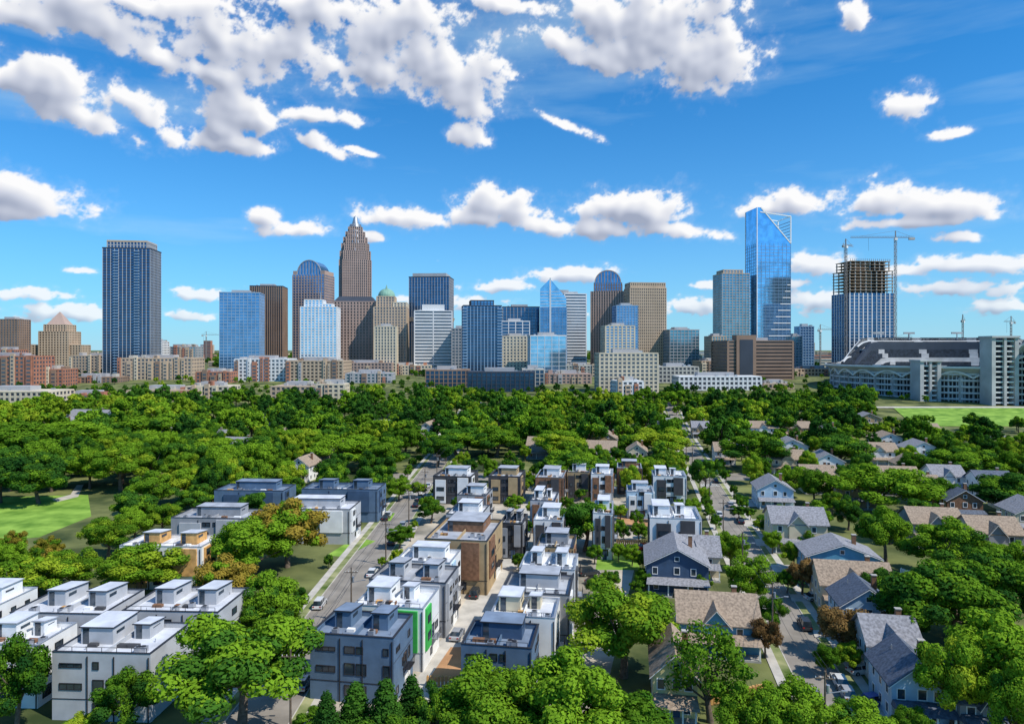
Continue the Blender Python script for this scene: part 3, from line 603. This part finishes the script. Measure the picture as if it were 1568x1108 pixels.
def tree_at(x,y,H,W,kind):
    o=bpy.data.objects.new(NM[kind],R.choice(PR[kind])); o.location=(x,y,tz(y)); o.rotation_euler=(0,0,R.uniform(0,6.28))
    s=W/(7 if kind=='conifer' else 13.2); o.scale=(s,s*R.uniform(.92,1.08),H/15); col.objects.link(o)
def T(px,yt,w,H,kind='oak'):
    x,y=at(px,yt,H); 
    if y>350: 
        y=350; 
        for _ in range(8): y=F*(CH-H-tz(y))/(yt-HY)
        x=(px-CX)*y/F
    tree_at(x,y,H,w*y/F,kind); occ(x,y,w*y/F*.36)
TL=[(370,930,245,16),(190,1018,100,9,'oak'),(25,965,110,13,'oak'),(440,755,120,17,'gold'),(385,790,130,14,'oak'),(345,845,110,12,'gold'),(420,870,110,12,'oak'),(410,915,90,8,'oak'),
(215,828,130,11,'lime'),(60,845,110,10,'lime'),(10,855,110,10,'oak'),(110,835,90,10,'oak'),(165,785,80,11),(185,678,95,17),(130,638,115,19),(240,628,120,20),(40,645,150,20),(0,690,100,17,'dark'),(320,665,110,15),(60,700,90,15,'dark'),
(425,668,36,14,'conifer'),(525,660,110,16),(590,668,80,15),(380,668,100,15,'dark'),(455,650,90,15),(285,710,80,13,'lime'),(230,720,80,13,'oak'),(250,765,60,10,'oak'),(300,740,60,10,'dark'),(205,745,70,12,'dark'),(670,664,60,14),(700,650,90,15,'dark'),(760,650,90,15),(880,684,95,15),(860,655,90,15,'lime'),(660,758,50,8),(612,803,40,6),(895,757,100,14,'dark'),
(1002,700,38,10,'lime'),(1078,694,50,14,'dark'),(1150,658,110,17),(1015,652,95,15,'lime'),(955,886,185,15,'oak'),(1120,812,56,9),(1150,850,78,10),(1180,905,50,7),(1228,850,52,8,'rust'),(1288,920,85,9,'rust'),(1172,940,50,7,'rust'),(1088,945,150,14,'sparse'),
(1345,706,150,16,'oak'),(1290,660,95,16,'dark'),(1400,690,50,12),(1450,855,190,16,'oak'),(1530,835,170,16,'oak'),(1445,788,120,14,'oak'),(1545,930,170,16,'oak'),(1390,900,70,11,'dark'),(1475,682,110,14),(1540,720,110,14,'dark'),(1440,730,60,11),
(860,990,210,14,'oak'),(745,1020,180,11,'oak'),(630,1030,70,9,'conifer'),(590,1035,80,10,'conifer'),(545,1040,80,9,'conifer'),(500,1055,70,9,'conifer'),(670,1045,70,9,'dark'),(950,1060,150,9,'oak'),(600,1075,120,7,'dark'),(820,1075,120,7,'dark'),
(1215,1045,130,9,'oak'),(1150,1040,110,10,'oak'),(1320,1070,110,7,'oak'),(1230,800,40,7,'lime'),(1215,825,40,7),(1300,980,50,5,'lime'),(1395,1080,60,5),(1460,960,120,14),(1560,1010,100,13),(130,1090,60,4,'lime'),(60,925,30,4),
(1060,760,30,6),(700,760,20,4),(480,1080,60,4),(640,735,30,6),(585,850,16,3),(1130,770,30,5,'dark'),(290,895,60,6),(1190,770,40,7),(1175,785,36,6,'dark'),(1205,870,34,5),(1265,985,44,5),(940,700,40,9,'dark'),(985,700,34,9),(880,775,40,7),(840,700,50,10),(735,745,24,5),(785,755,30,6),(950,770,26,5,'lime'),(1250,765,50,9),(1350,860,60,10,'dark'),(610,730,40,8)]
for t in TL: T(*t)
def scatter(n,x0,x1,y0,y1,Hr,kinds,sp,cond=None):
    for _ in range(n):
        y=R.uniform(y0,y1); x=R.uniform(x0,x1)
        if abs(x-fl(y))<9 or abs(x-frr(y))<9 or not free(x,y,sp): continue
        if cond and not cond(x,y): continue
        H=R.uniform(*Hr); tree_at(x,y,H,H*R.uniform(.75,1.0),R.choice(kinds)); occ(x,y,sp)
K=('oak','oak','oak','dark','dark','lime')
scatter(900,-240,-90,200,330,(12,18),K,4.5,lambda x,y:not(x<-106 and y<240)); scatter(260,-175,-92,125,165,(6,10),('oak','lime','gold'),3.6)
scatter(700,82,260,170,330,(7,13),K,4.2,lambda x,y:x>frr(y)+14 and R.random()<.6); scatter(120,85,140,100,165,(10,14),K,4.5)
scatter(200,-100,-45,170,330,(9,14),K,4); scatter(120,25,80,230,330,(8,12),K,3.6,lambda x,y:x<frr(y)-10)
scatter(100,-26,60,255,330,(5,9),K,2.8)
scatter(150,0,60,135,260,(3,5.5),K,1.6)
for y in range(112,330,11):
    for sg in(-1,1):
        x=frr(y+R.uniform(-3,3))+sg*R.uniform(5.4,7.0)
        if free(x,y,1.2) and R.random()<.7: h=R.uniform(3,6.5); tree_at(x,y,h,h*.8,R.choice(K)); occ(x,y,2)
        x=fl(y)+sg*R.uniform(6.8,8.5)
        if free(x,y,.6) and R.random()<.5: h=R.uniform(2.5,5.5); tree_at(x,y,h,h*.8,R.choice(K)); occ(x,y,1.5)
LO=[make_tree('woodland_mesh',80+i,l,ncl=46,nl=70,ls=.9,leaf2=l2,tall=tl) for i,(l,l2,tl) in enumerate(((L_OAK,L_DARK,1),(L_OAK,None,1.2),(L_DARK,L_OAK,1),(L_LIME,L_OAK,.9),(L_DARK,None,1.25),(L_LIME,None,1.1)))]
pts=[[] for _ in LO]
cell={}
def okp(x,y,sp):
    k=(int(x//16),int(y//16))
    for i in(-1,0,1):
        for j in(-1,0,1):
            for a in cell.get((k[0]+i,k[1]+j),()):
                if (a[0]-x)**2+(a[1]-y)**2<sp*sp: return False
    cell.setdefault(k,[]).append((x,y)); return True
def woods(n,y0,y1,sp,s0,s1,prob=None,rf=3.5):
    for _ in range(n):
        y=math.sqrt(R.uniform(y0*y0,y1*y1)); x=R.uniform(-.86,.86)*y
        if abs(x-fl(y))<7 and y<420: continue
        if abs(x-frr(y))<8 and y<480: continue
        if x>.53*y and 415<y<545 : continue
        if not free(x,y,rf) or (prob and R.random()>prob(x,y)) or not okp(x,y,sp): continue
        s=(s0+(s1-s0)*R.random()**1.6)*(1 if y<430 else .85)
        if x>.5*y and 340<y<=415: s*=.6
        q=math.sin(x*.021+1)+math.sin(y*.027+x*.013)
        pts[R.choice((0,1,1,3,5,2)) if q>.5 else R.choice((0,0,1,2,4,4) if q<-.5 else (0,1,2,4,0,3))].append((x,y,tz(y),s,R.uniform(0,6.28)))
woods(11000,318,545,8.5,.5,1.4,lambda x,y:.5 if (x>100 and y<400) else 1)
woods(1800,545,640,9,.4,.7,lambda x,y:.5); woods(1500,640,950,9,.45,.65,lambda x,y:.35)
woods(4500,1000,4500,17,.9,1.5,rf=0)
for k in range(len(LO)):
    V=[];Fq=[]
    for (x,y,z,s,a) in pts[k]:
        o=len(V)
        for j in range(4): t=a+math.pi/4+j*math.pi/2; V.append((x+s*.7071*math.cos(t),y+s*.7071*math.sin(t),z))
        Fq.append((o,o+1,o+2,o+3))
    me=bpy.data.meshes.new('distant_trees'); me.from_pydata(V,[],Fq); p=bpy.data.objects.new('distant_trees',me); col.objects.link(p)
    p.instance_type='FACES'; p.use_instance_faces_scale=True; p.instance_faces_scale=1.0; p.show_instancer_for_render=False; p.show_instancer_for_viewport=False
    c=bpy.data.objects.new('woodland_tree',LO[k]); col.objects.link(c); c.parent=p
# ------------------------------------------------------------ cars
def car_mesh(name,c,kind='sedan'):
    p=mat('car_paint_'+name,c,.25,.05,1,.2,.6); b=B()
    b.ext([(-2.3,.35),(-2.25,.8),(-1.9,.92),(1.2 if kind=='sedan' else 1.3,.98),(2.1,.82),(2.28,.6),(2.3,.32),(1.9,.25),(-2.0,.25)],'y',-.88,.88,p)
    top=1.45 if kind=='sedan' else 1.75
    if kind=='pickup':
        b.fr(-.5,1.2,-.8,.8,.97,-.35,.75,-.68,.68,1.7,WGL); b.box(-.35,.75,-.68,.68,1.7,1.78,p); b.box(-2.2,-.55,-.75,.75,.95,1.0,BLK)
        for s in(-.86,.78): b.box(-2.25,-.52,s,s+.08,.93,1.15,p)
    else:
        e=-1.9 if kind=='sedan' else -2.15
        b.fr(e,1.25,-.8,.8,.93,e+(.55 if kind=='sedan' else .15),.5,-.66,.66,top,WGL); b.box(e+(.55 if kind=='sedan' else .15),.5,-.66,.66,top,top+.06,p)
        for x in(-.6,.35):
            for s in(-1,1): b.beam((x,s*.81,.95),(x-.05,s*.67,top),.09,p)
    for x in(-1.4,1.45):
        for s in(-1,1):
            n=12; y0,y1=(s*.72,s*.93); A=[];
            for y in(y0,y1):
                for i in range(n): t=2*math.pi*i/n; A.append((x+.34*math.cos(t),y,.34+.34*math.sin(t)))
            b.add(A,[tuple(range(n)),tuple(range(n,2*n))]+[(i,(i+1)%n,n+(i+1)%n,n+i) for i in range(n)],TYRE)
            b.box(x-.15,x+.15,min(y1,y1+s*.01),max(y1,y1+s*.01),.19,.49,METAL)
    for s in(-1,1):
        b.box(2.2,2.3,s*.65-.18,s*.65+.18,.6,.74,TRIM); b.box(-2.31,-2.2,s*.65-.16,s*.65+.16,.65,.82,mat('tail_light',(.4,.02,.02),.3,.05)); b.box(.75,.9,s*.9-.1,s*.9+.1,.95,1.1,p)
    o=b.done('tmp'); m=o.data; bpy.data.objects.remove(o); return m
CM=[car_mesh('white',(.75,.75,.75)),car_mesh('black',(.02,.02,.025)),car_mesh('silver',(.4,.41,.43)),car_mesh('red',(.35,.02,.02)),car_mesh('blue',(.04,.10,.35)),
 car_mesh('white_suv',(.72,.72,.72),'suv'),car_mesh('dark_suv',(.04,.045,.05),'suv'),car_mesh('grey_pickup',(.3,.3,.32),'pickup')]
def car(px,py,k,rot=None,side=0):
    x,y=at(px,py)
    if side: f=fl if x<0 else frr; x=f(y)+side*(3.2 if x<0 else 2.6)
    o=bpy.data.objects.new('parked_pickup_truck' if k==7 else 'parked_car',CM[k]); o.location=(x,y,.02 if side else .03)
    if rot is None: rot=90 if x<0 else 80
    o.rotation_euler=(0,0,math.radians(rot)); col.objects.link(o)
for px,py,k,s in((490,928,5,-1),(578,832,1,1),(590,818,6,1),(603,806,2,1),(536,880,0,1),(625,775,1,1),(632,765,6,1),(620,790,0,-1),(600,795,1,-1),(1210,928,0,-1),(1190,900,2,-1),(1160,850,0,-1),(1152,832,5,-1),(1278,1048,0,1),(1290,1066,2,1),(1225,960,6,1),(1140,800,1,1),(1130,790,0,-1),(1118,775,2,1),(1105,758,0,-1),(1090,738,1,1),(1240,1075,7,-1),(500,1000,1,-1),(470,1050,2,1),(640,745,0,1),(1085,725,0,-1)):
    car(px,py,k,side=s)
for px,py,k,r_ in((1250,918,0,5),(1268,908,2,5),(912,893,1,20),(903,880,6,15),(728,912,6,80),(757,868,0,80),(1338,1078,4,15),(935,820,0,10),(990,840,3,20),(850,745,0,0),(1330,905,5,5),(1210,790,0,10),(700,975,2,80),(1000,765,5,0),(1320,1030,0,10)): car(px,py,k,r_)
# ------------------------------------------------------------ utility poles
def pole(x,y,h=10.5,rot=0,lamp=False):
    b=B(); b.cyl(0,0,0,h,.17,.11,8,BARK); b.box(-1.2,1.2,-.07,.07,h-1.0,h-.85,BARK); b.cyl(.35,0,h-2.6,h-1.7,.22,.22,8,METAL)
    for u in(-1.1,-.5,.5,1.1): b.cyl(u,0,h-.85,h-.65,.05,.04,6,TRIM)
    if lamp: b.beam((0,0,h-2.8),(2.2,0,h-2.3),.08,METAL); b.box(1.9,2.6,-.12,.12,h-2.4,h-2.25,METAL)
    b.done('utility_pole',(x,y,tz(y)),rot)
w=B()
for f,off,rng in((fl,5.0,range(90,330,34)),(frr,-4.6,range(84,330,32))):
    pr=None
    for y in rng:
        x=f(y)+off; pole(x,y,rot=-.15 if f is frr else 0,lamp=True)
        if pr:
            for u in(-1.1,.5,1.1):
                a=Vector((pr[0]+u,pr[1],9.9));c=Vector((x+u,y,9.9)); last=a
                for k in range(1,9): t=k/8; q=a.lerp(c,t); q.z-=.9*4*t*(1-t); w.beam(last,q,.035,BLK); last=q
        pr=(x,y)
w.done('overhead_power_lines')
def fence(px0,py0,px1,py1,m=WOOD):
    a=Vector((*at(px0,py0),0));c=Vector((*at(px1,py1),0)); n=max(2,int((c-a).length/.5)); b=B()
    for i in range(n+1):
        q=a.lerp(c,i/n)
        if i%4==0: b.beam(q,q+Vector((0,0,1.7)),.12,m)
        b.beam(q+Vector((0,0,.1)),q+Vector((0,0,1.5+.06*(i%2))),.35,m)
    b.done('timber_fence')
fence(1100,935,1150,985);fence(1085,1080,1180,1060);fence(655,1050,700,1050);fence(945,835,990,835);fence(1380,880,1440,900,TRIM)
# ------------------------------------------------------------ light
SD=Vector((.60,-.34,.84)).normalized(); el=math.asin(SD.z); az=math.atan2(SD.x,SD.y)
sl=bpy.data.lights.new('sun','SUN'); sl.energy=5.0; sl.angle=math.radians(.5); sl.color=(1,.94,.84)
so=bpy.data.objects.new('sun',sl); so.rotation_euler=(-SD).to_track_quat('-Z','Y').to_euler(); col.objects.link(so)
wd=bpy.data.worlds.new('World'); scene.world=wd; wd.use_nodes=True; nt=wd.node_tree; nn=nt.nodes; ll=nt.links
bg=nn['Background']; bg.inputs['Strength'].default_value=.1
def M(tree,op,a=None,b_=None,c=None,clamp=False):
    n=tree.nodes.new('ShaderNodeMath'); n.operation=op; n.use_clamp=clamp
    for i,v in enumerate((a,b_,c)):
        if v is None: continue
        if isinstance(v,(int,float)): n.inputs[i].default_value=v
        else: tree.links.new(v,n.inputs[i])
    return n.outputs[0]
tc=nn.new('ShaderNodeTexCoord'); sp=nn.new('ShaderNodeSeparateXYZ'); ll.new(tc.outputs['Generated'],sp.inputs[0])
E=sp.outputs['Z']
st=nn.new('ShaderNodeTexSky'); st.sky_type='NISHITA'; st.sun_disc=False; st.sun_elevation=el; st.sun_rotation=az; st.altitude=200; st.dust_density=.4; st.ozone_density=3
tint=nn.new('ShaderNodeVectorMath'); tint.operation='MULTIPLY'; ll.new(st.outputs[0],tint.inputs[0]); tint.inputs[1].default_value=(.05,.98,1.65)
mv=nn.new('ShaderNodeMapping'); mv.inputs['Scale'].default_value=(1.1,1.1,7); mv.inputs['Rotation'].default_value=(0,-.13,0); ll.new(tc.outputs['Generated'],mv.inputs['Vector'])
nv=nn.new('ShaderNodeTexNoise'); nv.inputs['Scale'].default_value=2.3; nv.inputs['Detail'].default_value=5; ll.new(mv.outputs[0],nv.inputs['Vector'])
vr=nn.new('ShaderNodeMapRange'); ll.new(nv.outputs['Fac'],vr.inputs[0]); vr.inputs[1].default_value=.42; vr.inputs[2].default_value=.72; vr.inputs[4].default_value=.42
hz=M(nt,'MULTIPLY',M(nt,'EXPONENT',M(nt,'MULTIPLY',M(nt,'MAXIMUM',E,0),-7.0)),.74)
mx1=nn.new('ShaderNodeMix'); mx1.data_type='RGBA'; ll.new(M(nt,'MAXIMUM',vr.outputs[0],hz),mx1.inputs[0]); ll.new(tint.outputs[0],mx1.inputs[6]); mx1.inputs[7].default_value=(5.4,7.7,9.2,1)
ll.new(mx1.outputs[2],bg.inputs['Color'])
# ------------------------------------------------------------ clouds: one glowing sheet 9 km out, sun shading painted into its colour
def perlin(x,y,seed):
    rs=np.random.default_rng(seed); ang=rs.uniform(0,2*np.pi,(256,256)); gx=np.cos(ang); gy=np.sin(ang)
    xi=np.floor(x).astype(int); yi=np.floor(y).astype(int); xf=x-xi; yf=y-yi
    u=xf**3*(xf*(xf*6-15)+10); v=yf**3*(yf*(yf*6-15)+10)
    def gd(a,b,dx,dy): a=a&255;b=b&255; return gx[a,b]*dx+gy[a,b]*dy
    n00=gd(xi,yi,xf,yf);n10=gd(xi+1,yi,xf-1,yf);n01=gd(xi,yi+1,xf,yf-1);n11=gd(xi+1,yi+1,xf-1,yf-1)
    return (n00*(1-u)+n10*u)*(1-v)+(n01*(1-u)+n11*u)*v
def fbm(x,y,f,oct_,seed,gain=.52,bill=False):
    s=0;a=1;t=0
    for o in range(oct_):
        c,q=math.cos(.6*o),math.sin(.6*o); X_=x*c-y*q; Y_=x*q+y*c
        p=perlin(X_*f+o*17.3,Y_*f+o*9.1,seed+o)
        if bill: p=.35-np.abs(p)*1.5
        s=s+a*p; t+=a; a*=gain; f*=2.03
    return s/t
ST=.00135
AZ=np.arange(-.86,.86,ST); EL=np.arange(.004,.60,ST); ax,ey=np.meshgrid(AZ,EL)
CL=[(30,20,95,30,-5),(150,35,105,32,-18),(232,82,48,22,-20),(215,8,70,14,0),(60,130,92,42,-10),(130,178,80,26,-15),(225,172,58,24,-35),
(330,60,66,50,0),(430,70,112,56,0),(330,118,52,18,-10),(500,18,90,24,0),(590,45,122,50,-5),(665,95,106,50,-15),(700,145,50,30,-10),(600,115,58,24,-10),
(385,178,70,34,-20),(370,222,54,16,0),(490,222,62,13,-18),(470,178,64,9,0),(345,200,30,18,0),(716,212,36,16,0),(862,190,46,7,-22),(550,232,30,5,-10),
(1010,45,126,60,0),(1060,95,88,54,0),(860,62,60,20,-20),(790,8,76,12,-10),(915,95,46,16,-20),(930,30,56,36,0),(1310,22,18,22,20),(1384,162,38,26,-10),(1452,206,28,8,0),
(35,300,92,32,-8),(0,322,60,16,0),(400,330,24,12,0),(452,350,55,14,8),(608,334,58,18,-5),(775,318,66,30,-5),(845,350,56,14,-5),(740,335,44,14,0),(975,322,85,30,-5),(1030,352,70,16,-5),(915,352,44,14,0),
(1228,308,58,22,0),(1345,310,60,26,-5),(1450,318,90,22,-8),(1400,340,110,10,0),(1500,405,120,15,0),(1410,413,60,8,0),(1245,405,52,17,0),(1480,442,100,14,0),(1540,470,60,13,0),(1250,460,60,18,0),(1180,322,45,10,0),(1470,364,32,11,0),(1215,435,30,8,0),
(50,450,50,10,0),(100,482,90,13,0),(310,452,40,9,0),(290,482,40,8,0),(880,420,60,12,0),(770,440,50,9,0),(710,465,60,12,0),(1060,470,50,14,0),(1090,440,30,8,0),(570,362,24,9,0),(125,415,20,6,0),(640,460,40,8,0)]
wx=ax+.016*fbm(ax,ey,8,4,91); wy=ey+.012*fbm(ax,ey,10,4,95)
bf=np.full(ax.shape,-3.0)
for cx,cy,rx,ry,rot in CL:
    a=math.atan((cx-CX)/F); e=math.atan((HY-cy)/F*math.cos(a)); sx_=rx/F*math.cos(a)**1.5*1.12; sy_=ry/F*math.cos(a)*1.15; c,s=math.cos(math.radians(rot)),math.sin(math.radians(rot))
    dx=wx-a; dy=wy-e; u=(dx*c+dy*s)/sx_; v=(-dx*s+dy*c)/sy_
    v=np.where(v<0,v*1.2,v)
    bf=np.logaddexp(bf*13,(1-np.sqrt(u*u+v*v))*13)/13
fine=np.clip((ey-.06)/.16,0,1)
nbig=fbm(ax,ey*1.2,11,3,3,.6)*1.6+fbm(ax,ey*1.2,34,5,13,.66)*1.5+fbm(ax,ey*1.3,20,4,33,.5,True)*.5
nlow=fbm(ax,ey*1.7,26,3,7,.6)*1.8+fbm(ax,ey*1.6,70,4,17,.62)*1.2+fbm(ax,ey*1.5,40,4,37,.5,True)*.5
n=nbig*fine+nlow*(1-fine)
puff=fbm(ax,ey*2.2,24,6,57,.6)*3.8-.95-np.abs(ey-.06)*12
D=np.maximum(bf-.03+n*.82,puff)
thick=np.clip(D,0,1.1)
def blur(a,k):
    for ax_ in(0,1):
        for _ in range(2):
            c=np.cumsum(np.pad(a,[(k+1,k) if i==ax_ else (0,0) for i in(0,1)],mode='edge'),axis=ax_)
            a=(np.take(c,range(2*k+1,c.shape[ax_]),axis=ax_)-np.take(c,range(0,c.shape[ax_]-2*k-1),axis=ax_))/(2*k+1)
    return a
tb=.5*blur(thick,1)+.5*blur(thick,4)
acc=np.zeros_like(D)
for k in range(1,16):
    dyk=int(round(k*1.8)); dxk=int(round(k*.8)); sh=np.zeros_like(D); sh[:-dyk,:-dxk]=tb[dyk:,dxk:] if dxk else 0
    acc+=sh
t5=blur(D,2); gl=np.zeros_like(D); o_=6; gl[o_:-o_,o_:-o_]=t5[o_:-o_,o_:-o_]-t5[2*o_:,2*o_:]
shade=.22+.78*np.exp(-acc*.21)+np.clip(gl,-.6,.6)*.40  # painted sunlit tops and shaded undersides, stored per vertex
shade=np.clip(shade,0,1)
al=np.clip((D+.05)/.42,0,1); al=al*al*(3-2*al)
al=np.maximum(al,np.clip((D+.45)/.9,0,1)**2*.35)      # faint torn fringe
al*=np.clip((ey-.004)/.02,0,1)*np.clip((.595-ey)/.05,0,1)*np.clip((.86-np.abs(ax))/.08,0,1)
al*=(.72+.28*np.clip(ey/.16,0,1))
RD=9000.0; V=np.stack([RD*np.cos(ey)*np.sin(ax),RD*np.cos(ey)*np.cos(ax),CH+RD*np.sin(ey)],-1).reshape(-1,3)
ny_,nx_=ax.shape; idx=np.arange(ny_*nx_).reshape(ny_,nx_)
keep=(np.maximum.reduce([al[:-1,:-1],al[1:,:-1],al[:-1,1:],al[1:,1:]])>.004)
Q=np.stack([idx[:-1,:-1][keep],idx[:-1,1:][keep],idx[1:,1:][keep],idx[1:,:-1][keep]],1)
cmt=bpy.data.materials.new('cumulus_cloud'); cmt.use_nodes=True; ct=cmt.node_tree; cn=ct.nodes; cl=ct.links; cn.remove(cn['Principled BSDF'])
at1=cn.new('ShaderNodeAttribute'); at1.attribute_name='opacity_shade'; sx=cn.new('ShaderNodeSeparateXYZ'); cl.new(at1.outputs['Vector'],sx.inputs[0])
cr=cn.new('ShaderNodeValToRGB'); cl.new(sx.outputs[1],cr.inputs[0])
cr.color_ramp.elements[0].position=.12; cr.color_ramp.elements[0].color=(.36,.41,.54,1); cr.color_ramp.elements[1].position=.84; cr.color_ramp.elements[1].color=(.98,.98,.99,1)  # emission colours from painted underside shade to painted sunlit white
e_=cr.color_ramp.elements.new(.45); e_.color=(.62,.66,.77,1)
em=cn.new('ShaderNodeEmission'); cl.new(cr.outputs[0],em.inputs[0]); tr=cn.new('ShaderNodeBsdfTransparent'); mx=cn.new('ShaderNodeMixShader')
cl.new(sx.outputs[0],mx.inputs[0]); cl.new(tr.outputs[0],mx.inputs[1]); cl.new(em.outputs[0],mx.inputs[2]); cl.new(mx.outputs[0],cn['Material Output'].inputs[0])
try: cmt.cycles.emission_sampling='NONE'
except Exception as ex: print(ex)
cme=quadmesh('cumulus_clouds',V,Q,np.zeros(len(Q)),[cmt])
att=cme.attributes.new('opacity_shade','FLOAT_VECTOR','POINT'); att.data.foreach_set('vector',np.stack([al.ravel(),shade.ravel(),0*al.ravel()],1).astype(np.float32).ravel())
co=bpy.data.objects.new('sky_clouds',cme); col.objects.link(co)
# ------------------------------------------------------------ camera
cam=bpy.data.cameras.new('drone_camera'); cam.lens=24; cam.sensor_width=36; cam.clip_end=40000; cam.clip_start=.5; cam.shift_y=-19/1568
co=bpy.data.objects.new('drone_camera',cam); co.location=(0,0,CH); co.rotation_euler=(math.radians(90),0,0); col.objects.link(co); scene.camera=co
